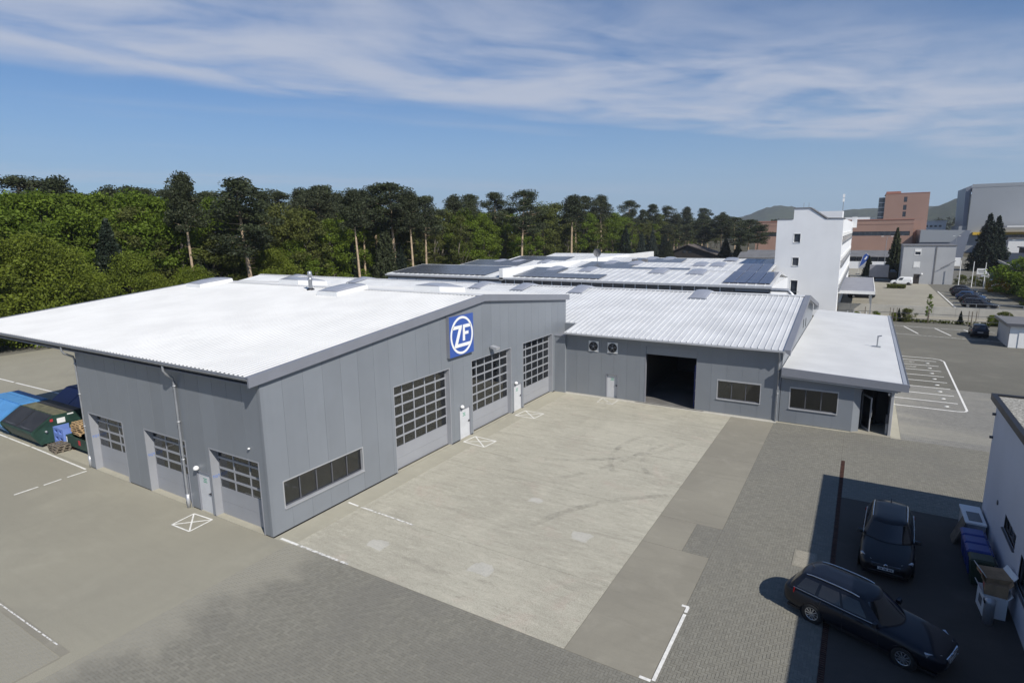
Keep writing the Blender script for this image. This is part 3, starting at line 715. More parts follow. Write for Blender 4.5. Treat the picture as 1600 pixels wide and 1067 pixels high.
# eave, gutter, verge, roof
mb = ribbed(-30.5, .12, [(-.45, hz(-.45)), (16.9, hz(16.9)), (29.7, hz(29.7))], .306, .045, .10, .17)
roof = mb.build('roof', MAT['roof_white'], hall)
for x0 in (.122, -30.62):
    mb = MB(); x1 = x0+.10
    for (ya, yb) in ((-.6, 16.9), (16.9, 29.75)):
        mb.hexa([(x0, ya, hz(ya)-.37), (x1, ya, hz(ya)-.37), (x1, yb, hz(yb)-.37), (x0, yb, hz(yb)-.37)], [(x0, ya, hz(ya)+.07), (x1, ya, hz(ya)+.07), (x1, yb, hz(yb)+.07), (x0, yb, hz(yb)+.07)])
        # cap flashing lying on the sheet edge
        c0, c1 = (x0-.16, x0) if x0 > 0 else (x1, x1+.16)
        mb.hexa([(c0, ya, hz(ya)+.052), (c1, ya, hz(ya)+.052), (c1, yb, hz(yb)+.052), (c0, yb, hz(yb)+.052)], [(c0, ya, hz(ya)+.068), (c1, ya, hz(ya)+.068), (c1, yb, hz(yb)+.068), (c0, yb, hz(yb)+.068)])
    mb.build('verge_fascia', MAT['wall_dark'], roof)
mb = MB()
for ya, yb in ((16.5, 16.9), (16.9, 17.3)):
    mb.hexa([(-30.5, ya, hz(ya)+.05), (.1, ya, hz(ya)+.05), (.1, yb, hz(yb)+.05), (-30.5, yb, hz(yb)+.05)], [(-30.5, ya, hz(ya)+.075), (.1, ya, hz(ya)+.075), (.1, yb, hz(yb)+.075), (-30.5, yb, hz(yb)+.075)])
mb.build('ridge_cap', MAT['roof_white'], roof)
gz = hz(-.45)
mb = MB(); k = 7; vs = []
for x in (-30.5, .12):
    for i in range(k):
        a = math.pi*i/(k-1); vs.append((x, -.53 + math.cos(a)*.085, gz-.03 - math.sin(a)*.11))
mb.add(vs, [(i, i+1, k+i+1, k+i) for i in range(k-1)]); mb.add(vs[:k], [tuple(range(k))]); mb.add(vs[k:], [tuple(range(k))])
mb.box(-30.5, .12, -.455, -.44, gz-.14, gz-.01); mb.box(-30.5, .12, -.625, -.61, gz-.045, gz-.02); mb.build('gutter', MAT['galv'], hall)
mb = MB(); mb.box(-30.5, .12, -.43, -.02, gz-.36, gz-.30); mb.build('eave_soffit', MAT['wall_dark'], hall)
for xs in (-6.2, -16.25):
    yb = -.11 if xs > -16 else .02
    downpipe(hall, [(xs, -.53, gz-.14), (xs, -.53, gz-.36), (xs, -.45, gz-.55), (xs, yb-.06, gz-.80), (xs, yb, gz-1.0), (xs, yb, .02)], .06, (gz-1.2, 4.4, 2.5))
for (x, y0, y1) in ((-27.6, 13.9, 17.0), (-11.3, 13.9, 17.0)): skylight(hall, x, 2.1, y0, y1, hz, .34, .20)
for (x, y0, y1) in ((-19.6, 17.3, 20.4), (-5.0, 17.3, 20.4)): skylight(hall, x, 2.4, y0, y1, hz, .42, .26)
cz = hz(15.6)
MB().lathe([(.30, -.05), (.30, .06), (.17, .16)], (-14.9, 15.6, cz), n=14).build('flue_flashing', MAT['black'], hall)
MB().lathe([(.15, .0), (.15, .75), (.19, .78), (.19, .86), (.13, .90), (.13, 1.05), (.19, 1.08), (.15, 1.42), (.01, 1.45)], (-14.9, 15.6, cz), n=14).build('flue', MAT['galv'], hall)
# canopy posts under the left bay
for y in (14.5, 28.8):
    MB().box(-30.35, -30.15, y, y+.2, 0, hz(y)-.1).build('canopy_post', MAT['galv'], hall)
MB().box(-30.4, -16.1, 29.2, 29.4, 0, 7.3).build('canopy_wall', MAT['wall'], hall)
# floodlight over the middle gate
fl = MB(); fl.hexa([(.12, 17.55, 5.42), (.62, 17.5, 5.30), (.62, 17.95, 5.30), (.12, 17.95, 5.42)], [(.12, 17.55, 5.56), (.66, 17.5, 5.46), (.66, 17.95, 5.46), (.12, 17.95, 5.56)])
fo = fl.build('floodlight', MAT['alu'], hall); MB().box(0, .14, 17.65, 17.85, 5.30, 5.50).build('bracket', MAT['galv'], fo)
# little corner lamp / camera on the left wall
MB().lathe([(.001, 0), (.05, .01), (.06, .06), (.001, .09)], (-1.0, -.07, 3.95), n=10).build('security_lamp', MAT['white'], hall)

# interior things seen through the glass
def rack(loc, w, d, h, label):
    r = thing('storage_rack', label, 'rack', loc)
    for x in (0, w):
        for y in (0, d): MB().box(loc[0]+x-.04, loc[0]+x+.04, loc[1]+y-.04, loc[1]+y+.04, .016, h).build('post', MAT['yellow'], r)
    for z in (.5, 1.1, 1.7): MB().box(loc[0], loc[0]+w, loc[1], loc[1]+d, z, z+.06).build('shelf', MAT['yellow'], r)
    mb = MB(); mb.tube([(loc[0], loc[1], .2), (loc[0]+w, loc[1], 1.6)], .025, 6); mb.build('brace', MAT['yellow'], r); return r
rack((-3.2, 7.6, .016), 2.2, .8, 2.0, 'yellow storage rack inside the hall behind the first tall gate')
rack((-3.0, 13.2, .016), 2.0, .8, 1.6, 'yellow storage rack inside the hall behind the middle tall gate')
cb = thing('tool_cabinet', 'orange-yellow cabinet standing inside behind the long low window', 'cabinet', (-1.2, 3.0, .016))
MB().box(-1.5, -1.0, 2.75, 3.15, .016, 1.95).build('body', MAT['yellow'], cb); MB().box(-.998, -.985, 2.77, 3.13, .05, 1.9).build('door', MAT['yellow'], cb)

# ---------------------------------------------------------------- company sign
sg = thing('company_sign', 'square blue illuminated sign with white ZF logo in a ring', 'sign', (0.01, 14.2, 6.85))
cy_, cz_, hw = 14.15, 6.86, 1.27
MB().box(.0, .24, cy_-hw, cy_+hw, cz_-hw, cz_+hw).build('sign_box', MAT['wall_dark'], sg)
MB().box(.2405, .262, cy_-hw+.02, cy_+hw-.02, cz_-hw+.02, cz_+hw-.02).build('sign_face', MAT['blue_sign'], sg)
def sp(poly, d0=.262, d1=.276):
    m_ = MB(); m_.prism([(cy_+a*hw, cz_+b*hw) for a, b in poly], 'x', d0, d1); return m_
ring = MB(); n = 56; ro, ri = .93, .815
vs = []
for k in range(n):
    a = 2*math.pi*k/n
    for rr, dx in ((ro, .276), (ri, .276), (ro, .262), (ri, .262)): vs.append((dx, cy_+math.cos(a)*rr*hw, cz_+math.sin(a)*rr*hw))
fs = []
for k in range(n):
    a, b = k*4, ((k+1) % n)*4; fs += [(a, b, b+1, a+1), (a+2, a, b, b+2)[::-1], (a+1, b+1, b+3, a+3)[::-1]]
ring.add(vs, fs); ring.build('ring', MAT['sign_white'], sg)
zl = MB()
for poly in ([(-.775, .335), (-.02, .335), (.02, .495), (-.70, .495)], [(-.24, .334), (-.02, .334), (-.36, -.41), (-.58, -.41)], [(-.645, -.57), (.60, -.57), (.70, -.411), (-.58, -.411)]):
    zl.prism([(cy_+a*hw, cz_+b*hw) for a, b in poly], 'x', .262, .276)
zl.build('letter_z', MAT['sign_white'], sg)
fl = MB()
for poly in ([(.06, -.30), (.25, -.30), (.25, .495), (.10, .495)], [(.251, .335), (.775, .335), (.71, .495), (.251, .495)], [(.251, .00), (.55, .00), (.55, .15), (.251, .15)]):
    fl.prism([(cy_+a*hw, cz_+b*hw) for a, b in poly], 'x', .262, .276)
fl.build('letter_f', MAT['sign_white'], sg)

# ================================================================ wing behind
wing = thing('workshop_wing', 'long low grey workshop wing with white standing-seam roof and open roller gate', 'building', (0, 27.65, 0))
WS = .1643; YR, YB = 40.9, 53.4
def wz(y): return 5.10 + (min(y, YR)-27.15)*WS - max(0, y-YR)*WS
WO = [(7.58, 11.48, 0, 4.48), (4.43, 5.46, 0, 1.98), (12.93, 15.88, 1.04, 2.52)]
wall(wing, 'y', 27.65, -1, .96, 17.1, 5.0, WO, 1.06, z0=.05, start=1.9)
MB().box(0.0, .955, 27.4, 29.6, 0.0, 4.68).build('pilaster', MAT['wall'], wing)
MB().box(0.0, .985, 29.3, 29.59, 4.741, 5.46).build('pilaster', MAT['wall'], wing)
MB().box(-.02, .985, 27.36, 29.6, 4.681, 4.74).build('pilaster_cap', MAT['wall_dark'], wing)
MB().box(-.0, 17.08, 27.6, 27.64, 0, .05).build('plinth', MAT['concrete_wall'], wing)
MB().box(1.0, 17.0, 27.25, 27.60, -.01, .012).build('plinth_kerb', MAT['patch'], wing)
gt = lambda y: wz(y) - .12
wall(wing, 'x', 17.1, 1, 27.752, YB-.1, gt, [(44.8, 45.5, 4.1, 4.9), (42.4, 43.1, 4.3, 5.1)], 1.06, z0=.0, breaks=(YR,))
MB().box(-55.4, 17.0, YB-.3, YB-.2, 0, 5.0).build('wall', MAT['wall'], wing)
MB().box(-55.4, -55.3, 29.5, YB-.3, 0, 5.2).build('wall', MAT['wall'], wing)
MB().box(-55.3, -16.3, 29.55, 29.65, 0, 5.0).build('wall', MAT['wall'], wing)
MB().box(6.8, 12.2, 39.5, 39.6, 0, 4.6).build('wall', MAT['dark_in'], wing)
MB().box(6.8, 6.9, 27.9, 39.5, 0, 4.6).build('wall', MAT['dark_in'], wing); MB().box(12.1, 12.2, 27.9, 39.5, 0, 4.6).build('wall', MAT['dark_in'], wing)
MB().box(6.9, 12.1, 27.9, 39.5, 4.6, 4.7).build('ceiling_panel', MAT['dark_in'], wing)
struct(MB().box(6.9, 12.1, 27.5, 39.5, -.03, .012).build('workshop_floor', MAT['floor_in']))
mb = ribbed(.99, 17.2, [(27.12, wz(27.12)), (29.6, wz(29.6))], .435, .05, .045, .065)
mb2 = ribbed(-55.6, 17.2, [(29.6, wz(29.6)), (YR, wz(YR)), (YB, wz(YB))], .435, .05, .045, .065)
# keep the seams of the two pieces in one line
mb = ribbed(17.2-.435*37.25, 17.2, [(27.12, wz(27.12)), (29.6, wz(29.6))], .435, .05, .045, .065)
mb2 = ribbed(17.2-.435*167.25, 17.2, [(29.6, wz(29.6)), (YR, wz(YR)), (YB, wz(YB))], .435, .05, .045, .065)
wr = mb.build('roof', MAT['roof_wing'], wing); mb2.build('roof', MAT['roof_wing'], wing)
mb = MB()
for ya, yb in ((YR-.35, YR), (YR, YR+.35)):
    mb.hexa([(-55.6, ya, wz(ya)+.05), (17.2, ya, wz(ya)+.05), (17.2, yb, wz(yb)+.05), (-55.6, yb, wz(yb)+.05)], [(-55.6, ya, wz(ya)+.075), (17.2, ya, wz(ya)+.075), (17.2, yb, wz(yb)+.075), (-55.6, yb, wz(yb)+.075)])
mb.build('ridge_cap', MAT['roof_wing'], wr)
mb = MB()                                              # wide gable flashing
for ya, yb in ((27.0, YR), (YR, YB+.1)):
    x0, x1 = 17.2, 17.62
    mb.hexa([(x0, ya, wz(ya)-.02), (x1, ya, wz(ya)-.30), (x1, yb, wz(yb)-.30), (x0, yb, wz(yb)-.02)], [(x0, ya, wz(ya)+.09), (x1, ya, wz(ya)+.09), (x1, yb, wz(yb)+.09), (x0, yb, wz(yb)+.09)])
mb.build('verge_flashing', MAT['wall_dark'], wr)
mb = MB(); z_ = wz(27.12)
mb.box(1.0, 17.3, 26.98, 27.125, z_-.13, z_-.02); mb.build('gutter', MAT['alu'], wing)
MB().box(1.0, 17.2, 27.14, 27.64, z_-.17, z_-.12).build('eave_soffit', MAT['wall_dark'], wing)
downpipe(wing, [(16.95, 27.05, z_-.12), (16.95, 27.1, z_-.35), (16.95, 27.45, z_-.75), (16.95, 27.55, z_-.95), (16.95, 27.55, .02)], .05, (3.5, 2.0), False)
mb = MB(); mb.box(17.15, 17.62, YB-.1, YB+.25, wz(YB)-.6, wz(YB)+.05); mb.build('rain_hopper', MAT['alu'], wing)
for x in (-47.4, -34.5, -15.6, -10.1, -3.4, 8.7):
    skylight(wing, x, 1.75, 38.3, YR+2.4, wz, .08, .20, MAT['galv'])
# roller gate, open
reveal(wing, 'y', 27.65, -1, 7.58, 11.48, 0, 4.48, .30, MAT['wall_dark'])
MB().box(7.64, 11.42, 27.68, 27.98, 3.86, 4.425).build('roller_gate', MAT['wall'], wing)
door(wing, 'y', 27.65, -1, 4.43, 5.46, 0, 1.98, False, .14)
reveal(wing, 'y', 27.65, -1, 12.93, 15.88, 1.04, 2.52, .2, MAT['alu'], True, .05)
window(wing, 'y', 27.65, -1, 12.98, 15.83, 1.09, 2.42, 3, .10)
MB().box(12.98, 15.83, 27.63, 27.85, 2.421, 2.465).build('shutter_box', MAT['alu'], wing)
for xc in (3.37, 4.97):
    fn = MB(); fn.box(xc-.42, xc+.42, 27.59, 27.648, 3.66, 4.5); fan = fn.build('wall_fan', MAT['white'], wing)
    MB().lathe([(.36, 0), (.36, -.06), (.32, -.06), (.32, 0)], (xc, 27.59, 4.08), 'y', 24).build('fan_ring', MAT['black'], fan)
    MB().lathe([(.335, -.006), (.001, -.006)], (xc, 27.59, 4.08), 'y', 24).build('fan_back', MAT['black'], fan)
    for k in range(5):
        a = 2*math.pi*k/5 + .3; bl = MB(); ca, sa = math.cos(a), math.sin(a)
        P = lambda r, w, d: (xc + ca*r - sa*w, 27.55 + d, 4.08 + sa*r + ca*w)
        bl.add([P(.06, -.04, .0), P(.29, -.10, .02), P(.30, .08, -.02), P(.06, .05, -.01)], [(0, 1, 2, 3)]); bl.build('fan_blade', MAT['trim_dark'], fan)
    MB().lathe([(.07, 0), (.06, -.05), (.001, -.06)], (xc, 27.555, 4.08), 'y', 12).build('fan_hub', MAT['alu'], fan)
rk = thing('shelf_rack', 'blue metal shelving just inside the open roller gate', 'rack', (11.4, 28.6, .013))
for y in (28.4, 29.6):
    for x in (11.15, 11.75): MB().box(x, x+.06, y, y+.06, .013, 3.2).build('post', MAT['bin_blue'], rk)
for z in (.4, 1.2, 2.0): MB().box(11.15, 11.81, 28.4, 29.66, z, z+.05).build('shelf', MAT['alu'], rk)

# ================================================================ entrance annex
ann = thing('entrance_annex', 'low flat-roofed grey entrance annex with glass door standing open', 'building', (17.2, 27.65, 0))
AZ = lambda x: 3.86 - (x-17.2)*.045
wall(ann, 'y', 27.67, -1, 17.13, 21.45, 3.36, [(17.68, 20.6, 1.0, 2.55)], 1.06, z0=.03)
reveal(ann, 'y', 27.67, -1, 17.68, 20.6, 1.0, 2.55, .2, MAT['alu'], True, .05)
window(ann, 'y', 27.67, -1, 17.73, 20.55, 1.05, 2.46, 3, .10)
MB().box(17.73, 20.55, 27.65, 27.87, 2.461, 2.497).build('shutter_box', MAT['alu'], ann)
MB().prism([(21.452, 27.67), (21.85, 27.95), (21.85, 28.05), (21.452, 27.79)], 'z', .02, 3.05).build('splayed_wall', MAT['wall'], ann)
MB().prism([(21.86, 27.96), (22.0, 29.3), (23.6, 30.45), (23.6, 30.55), (21.9, 29.38), (21.74, 27.96)], 'z', 2.62, 3.05).build('entrance_lintel', MAT['wall_dark'], ann)
MB().box(21.76, 21.86, 28.06, 29.3, .02, 2.62).build('side_wall', MAT['wall'], ann)
ent = MB()
for a, b in (((21.95, 29.32), (22.75, 29.9)), ((22.75, 29.9), (23.55, 30.47))):
    d = (Vector(b)-Vector(a)); nrm = Vector((-d.y, d.x)).normalized()*.05
    for p in (Vector(a), Vector(b)): ent.box(p.x-.04, p.x+.04, p.y-.04, p.y+.04, .02, 2.62)
    for z in (.02, 2.54): ent.hexa([(a[0], a[1], z), (b[0], b[1], z), (b[0]+nrm.x, b[1]+nrm.y, z), (a[0]+nrm.x, a[1]+nrm.y, z)], [(a[0], a[1], z+.08), (b[0], b[1], z+.08), (b[0]+nrm.x, b[1]+nrm.y, z+.08), (a[0]+nrm.x, a[1]+nrm.y, z+.08)])
en = ent.build('entrance_frame', MAT['trim_dark'], ann)
MB().hexa([(22.75, 29.92, .1), (23.55, 30.49, .1), (23.54, 30.5, .1), (22.74, 29.93, .1)], [(22.75, 29.92, 2.54), (23.55, 30.49, 2.54), (23.54, 30.5, 2.54), (22.74, 29.93, 2.54)]).build('pane', MAT['glass'], en)
# the open glazed leaf
a, b = Vector((21.93, 29.15)), Vector((22.45, 28.12)); d = (b-a).normalized(); nn = Vector((-d.y, d.x))*.05
lf = MB()
def bar(s0, s1, z0, z1):
    p, q = a+d*s0, a+d*s1
    lf.hexa([(p.x, p.y, z0), (q.x, q.y, z0), (q.x+nn.x, q.y+nn.y, z0), (p.x+nn.x, p.y+nn.y, z0)][::-1], [(p.x, p.y, z1), (q.x, q.y, z1), (q.x+nn.x, q.y+nn.y, z1), (p.x+nn.x, p.y+nn.y, z1)][::-1])
LN = (b-a).length
bar(0, .09, .04, 2.3); bar(LN-.09, LN, .04, 2.3); bar(.0905, LN-.0905, .04, .16); bar(.0905, LN-.0905, 2.2, 2.3)
dl = lf.build('door', MAT['alu'], ann)
p, q = a+d*.08, a+d*(LN-.08)
MB().hexa([(p.x+nn.x*.4, p.y+nn.y*.4, .15), (q.x+nn.x*.4, q.y+nn.y*.4, .15), (q.x+nn.x*.6, q.y+nn.y*.6, .15), (p.x+nn.x*.6, p.y+nn.y*.6, .15)], [(p.x+nn.x*.4, p.y+nn.y*.4, 2.21), (q.x+nn.x*.4, q.y+nn.y*.4, 2.21), (q.x+nn.x*.6, q.y+nn.y*.6, 2.21), (p.x+nn.x*.6, p.y+nn.y*.6, 2.21)]).build('pane', MAT['glass'], dl)
hd = a+d*(LN-.05)
MB().tube([(hd.x+.02, hd.y-.02, 1.0), (hd.x+.09, hd.y-.05, 1.02), (hd.x+.09, hd.y-.05, 1.5), (hd.x+.02, hd.y-.02, 1.52)], .018, 6).build('handle', MAT['alu'], dl)
MB().box(23.48, 23.62, 27.80, 27.94, .0, 3.02).build('corner_post', MAT['alu'], ann)
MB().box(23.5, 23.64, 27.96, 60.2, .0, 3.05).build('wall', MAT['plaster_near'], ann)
MB().box(17.2, 23.5, 60.0, 60.2, 0, 3.0).build('wall', MAT['wall'], ann)
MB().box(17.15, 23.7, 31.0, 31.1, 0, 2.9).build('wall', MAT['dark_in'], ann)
lb = MB().box(23.30, 23.48, 27.98, 28.24, .75, 1.35).build('letter_box', MAT['trim_dark'], ann); MB().box(23.33, 23.45, 28.05, 28.17, .02, .75).build('letter_box_post', MAT['galv'], lb)
MB().lathe([(.001, 0), (.05, .01), (.07, .12), (.05, .2), (.001, .21)], (23.35, 27.85, 2.62), n=10).build('entrance_lamp', MAT['lamp_clear'], ann)
mb = MB()
x0, x1, x2 = 17.15, 24.0, 24.3
mb.hexa([(x0, 27.25, AZ(x0)-.16), (x1, 27.25, AZ(x1)-.16), (x1, 60.4, AZ(x1)-.16), (x0, 60.4, AZ(x0)-.16)], [(x0, 27.25, AZ(x0)), (x1, 27.25, AZ(x1)), (x1, 60.4, AZ(x1)), (x0, 60.4, AZ(x0))])
ar = mb.build('roof', MAT['membrane'], ann)
mb = MB(); mb.hexa([(x0, 27.12, AZ(x0)-.50), (x2, 27.12, AZ(x2)-.42), (x2, 27.248, AZ(x2)-.42), (x0, 27.248, AZ(x0)-.50)], [(x0, 27.12, AZ(x0)+.06), (x2, 27.12, AZ(x2)+.06), (x2, 27.248, AZ(x2)+.06), (x0, 27.248, AZ(x0)+.06)])
mb.build('fascia', MAT['wall_dark'], ar)
MB().box(x1+.001, x2-.1, 27.25, 60.4, AZ(x1)-.14, AZ(x1)+.04).build('edge_flashing', MAT['alu'], ar)
MB().tube([(x2-.02, 27.25, AZ(x1)-.10), (x2-.02, 60.4, AZ(x1)-.10)], .075, 8).build('gutter', MAT['trim_dark'], ar)
mb = MB(); mb.hexa([(17.15, 27.3, 3.28), (23.9, 27.3, 3.04), (23.9, 27.66, 3.04), (17.15, 27.66, 3.28)], [(17.15, 27.3, 3.36), (23.9, 27.3, 3.12), (23.9, 27.66, 3.12), (17.15, 27.66, 3.36)]); mb.box(21.452, 23.6, 27.68, 31, 3.052, 3.2); mb.build('soffit', MAT['wall_dark'], ann)
MB().hexa([(17.13, 27.27, 3.22), (23.75, 27.27, 2.98), (23.75, 27.299, 2.98), (17.13, 27.299, 3.22)], [(17.13, 27.27, 3.31), (23.75, 27.27, 3.07), (23.75, 27.299, 3.07), (17.13, 27.299, 3.31)]).build('soffit_edge', MAT['alu'], ann)
vt = MB(); vt.box(22.4, 23.0, 39.6, 39.95, AZ(22.6), AZ(22.6)+.06); vt.tube([(22.75, 39.8, AZ(22.7)), (22.75, 39.8, AZ(22.7)+.9)], .05, 8); vt.tube([(22.75, 39.8, AZ(22.7)+.86), (23.0, 39.7, AZ(22.7)+.95)], .05, 8); vt.build('roof_vent', MAT['galv'], ar)

# ================================================================ building on the near side (only its long wall and roof edge show)
nb = thing('neighbouring_building', 'pale rendered flat-roofed building casting the shadow over the parked estate cars', 'building', (26.62, 0, 0))
NW = [(10.1, 12.0, 1.95, 2.5), (6.2, 9.2, 1.2, 2.3)]
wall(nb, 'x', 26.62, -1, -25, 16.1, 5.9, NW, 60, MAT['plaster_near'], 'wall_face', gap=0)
MB().box(26.81, 44, 16.0, 16.1, 0, 5.9).build('wall', MAT['plaster_near'], nb)
MB().box(43.9, 44, -25, 16, 0, 5.9).build('wall', MAT['plaster_near'], nb)
for w_ in NW: window(nb, 'x', 26.62, -1, *w_, 3 if w_[0] > 9 else 4, .06, MAT['trim_dark'], name='window', sillm=MAT['trim_dark'])
mb = MB(); mb.box(26.5, 44.1, -25, 16.2, 5.9, 6.0); nr = mb.build('roof', MAT['bitumen'], nb)
mb = MB(); mb.box(26.42, 26.60, -25, 16.3, 5.82, 6.08); mb.box(26.6005, 44.1, 16.12, 16.3, 5.82, 6.08); mb.build('roof_edge', MAT['black'], nr)
for y, z in ((15.9, 4.2), (15.95, 5.2)): MB().box(26.5, 26.62, y, y+.08, z, z+.1).build('wall_bracket', MAT['trim_dark'], nb)
MB().lathe([(.001, -.03), (.1, -.03), (.1, 0)], (26.62, 13.4, 2.35), 'x', 14).build('wall_vent', MAT['trim_dark'], nb)
# ================================================================ big low halls behind the wing
bh = thing('factory_hall', 'wide low factory hall with rows of white roofs and dark solar panels', 'building', (-8, 58, 0))
EZ, RZ = 6.55, 7.55
def gable_row(parent, x0, x1, y0, yr, y1, ez, rz, mat):
    mb = MB(); xs = np.arange(x0, x1, 1.0)
    mb.hexa([(x0, y0, ez-.2), (x1, y0, ez-.2), (x1, yr, rz-.2), (x0, yr, rz-.2)], [(x0, y0, ez), (x1, y0, ez), (x1, yr, rz), (x0, yr, rz)])
    mb.hexa([(x0, yr, rz-.2), (x1, yr, rz-.2), (x1, y1, ez-.2), (x0, y1, ez-.2)], [(x0, yr, rz), (x1, yr, rz), (x1, y1, ez), (x0, y1, ez)])
    for x in xs: mb.hexa([(x, y0, ez), (x+.06, y0, ez), (x+.06, yr, rz), (x, yr, rz)], [(x, y0, ez+.07), (x+.06, y0, ez+.07), (x+.06, yr, rz+.07), (x, yr, rz+.07)])
    mb.box(x0, x1, yr-.12, yr+.12, rz-.05, rz+.09)
    return mb.build('roof', mat, parent)
rows = [(57.4, 66.6, 75.0), (75.02, 84.4, 92.0), (92.02, 101.0, 110.0)]
for (a, r_y, b) in rows: gable_row(bh, -23.4, 9.6 if a > 60 else 12.4, a, r_y, b, EZ, RZ, MAT['roof_wing'])
for (a, r_y, b) in ((57.4, 66.6, 75.0), (75.02, 84.4, 92.0), (92.02, 101.0, 110.0), (110.02, 119, 128)): gable_row(bh, -46, -24.0, a, r_y, b, EZ+.05, RZ+.05, MAT['roof_wing'])
MB().box(-24.0, -23.4, 57.2, 128, EZ-.3, RZ+.35).build('fire_wall', MAT['white'], bh)
MB().box(-46.2, 12.5, 57.2, 57.39, EZ-.22, EZ+.04).build('gutter', MAT['alu'], bh)
def slope_z(y, row, ez=EZ, rz=RZ): return ez + (rz-ez)*(y-row[0])/(row[1]-row[0])
def pv(x0, x1, y0, y1, row, dz=.0):
    mb = MB(); z0, z1 = slope_z(y0, row)+.10+dz, slope_z(y1, row)+.10+dz
    mb.hexa([(x0, y0, z0), (x1, y0, z0), (x1, y1, z1), (x0, y1, z1)], [(x0, y0, z0+.05), (x1, y0, z0+.05), (x1, y1, z1+.05), (x0, y1, z1+.05)])
    mb.build('solar_panel', MAT['pv' if x0 > 2 else 'pv_painted_reflection'], bh)
def pv_field(x0, x1, y0, y1, row, nx, ny, dz=0.0):
    for i in range(nx):
        for j in range(ny):
            a = x0+(x1-x0)*i/nx; b_ = x0+(x1-x0)*(i+1)/nx; c = y0+(y1-y0)*j/ny; d_ = y0+(y1-y0)*(j+1)/ny
            pv(a+.03, b_-.03, c+.03, d_-.03, row, dz)
pv_field(-45.5, -27, 58.2, 66.0, rows[0], 9, 4, .05); pv_field(-45.5, -33, 76, 84, rows[1], 6, 3, .05); pv_field(-30, -26, 76, 80, rows[1], 2, 2, .05); pv_field(-45, -32, 93, 100.5, rows[2], 5, 2, .05)
pv_field(-22.5, -9, 58.4, 61.5, rows[0], 7, 2); pv_field(-22.5, -17, 61.55, 66, rows[0], 3, 2); pv_field(-21, -2, 76, 79, rows[1], 8, 1); pv_field(-21, -12, 79.05, 84, rows[1], 4, 2); pv_field(-18, -8, 93, 100, rows[2], 4, 2)
pv_field(6.8, 12.2, 58.6, 66.3, rows[0], 4, 4); pv_field(5.0, 9.4, 75.8, 84.2, rows[1], 3, 4); pv_field(6, 9.4, 93, 100.5, rows[2], 2, 2)
for k, row in enumerate(rows):
    for x in (-19 + 2*k, -13.5 + k, -3 + 1.5*k, 2.2 - k): skylight(bh, x, 2.4, row[1]-3.0, row[1]+1.6, lambda y, r=row: slope_z(min(y, 2*r[1]-y), r), .05, .28, MAT['galv'])
for x in (-40, -36, -30): skylight(bh, x, 2.2, 81.5, 85.5, lambda y: slope_z(min(y, 2*84.4-y), rows[1])+.05, .05, .26, MAT['galv'])
# band of windows under the eave, each light between white posts
MB().box(-46, 12.4, 57.7, 57.85, 0, 4.55).build('wall', MAT['plaster'], bh)
MB().box(-46, 12.4, 57.7, 57.85, 6.0, EZ-.2).build('wall', MAT['slate'], bh)
x = -23.2
while x < 7.6:
    MB().box(x+.06, x+1.44, 57.76, 57.80, 4.551, 5.999).build('window', MAT['glass_far'], bh)
    MB().box(x-.055, x+.055, 57.62, 57.84, 4.551, 6.3).build('window_post', MAT['white'], bh); x += 1.5
for x in (-44, -40, -36, -32, -28): MB().box(x-.03, x+.03, 57.66, 57.72, 4.6, 6.3).build('panel_joint', MAT['slate'], bh)
MB().box(-46, -24, 57.71, 57.86, 4.551, 5.999).build('wall', MAT['plaster'], bh)
MB().box(8.6, 12.2, 57.68, 57.8, 4.6, 5.9).build('loading_gate', MAT['black'], bh); MB().box(8.5, 12.3, 57.6, 57.69, 5.901, 6.3).build('gate_lintel', MAT['wall'], bh)
for y in (128,): MB().box(-46, -24, y-.2, y, 0, EZ).build('wall', MAT['plaster'], bh)
MB().box(-46.1, -45.95, 57.86, 127.7, 0, EZ-.1).build('wall', MAT['plaster'], bh); MB().box(9.4, 9.6, 75, 110, 0, EZ-.1).build('wall', MAT['plaster'], bh); MB().box(12.2, 12.35, 57.86, 75, 0, EZ-.1).build('wall', MAT['plaster'], bh)
MB().tube([(12.4, 57.5, 6.2), (14.2, 57.5, 6.2), (14.9, 57.5, 5.5), (14.9, 57.5, 3.0)], .22, 8).build('exhaust_duct', MAT['galv'], bh)
mb = MB(); mb.tube([(-20.2, 84.6, 7.5), (-20.2, 84.6, 8.9)], .08, 6); vt = mb.build('roof_dish_mast', MAT['galv'], bh)
MB().lathe([(.75, 0), (.6, .12), (.3, .2), (.001, .22)], (-20.2, 84.5, 9.2), 'y', 14).build('dish', MAT['slate'], vt)
for x, y in ((-16.5, 92.5), (-14.6, 92.5)): MB().box(x, x+1.0, y, y+.8, 7.0, 7.75).build('roof_unit', MAT['slate'], bh)

# ================================================================ white office block
tw = thing('office_block', 'white rendered four-storey office block with stepped parapet on its roof', 'building', (13.6, 84.5, 0))
X0, X1, Y0, Y1, TZ = 9.35, 18.22, 84.5, 150, 14.35
TWIN = [(11.75, 12.78, 10.85, 12.32), (11.75, 12.78, 7.35, 8.75), (11.75, 12.85, 2.6, 5.3)]
wall(tw, 'y', Y0, -1, X0, X1, TZ, TWIN, 60, MAT['plaster'], 'wall_face', gap=0)
for w_ in TWIN:
    reveal(tw, 'y', Y0, -1, *w_, .3, MAT['white'], True, .07, proud=.03); window(tw, 'y', Y0, -1, w_[0]+.07, w_[1]-.07, w_[2]+.07, w_[3]-.07, 1, .12, MAT['white'], MAT['glass_far'], sill=True, sillm=MAT['galv'])
wall(tw, 'x', X1-.001, 1, Y0+.002, Y1, TZ, [(Y0+2.5, Y1-2.5, z, z+1.55) for z in (3.6, 7.2, 10.8)], 200, MAT['plaster'], 'wall_face', gap=0)
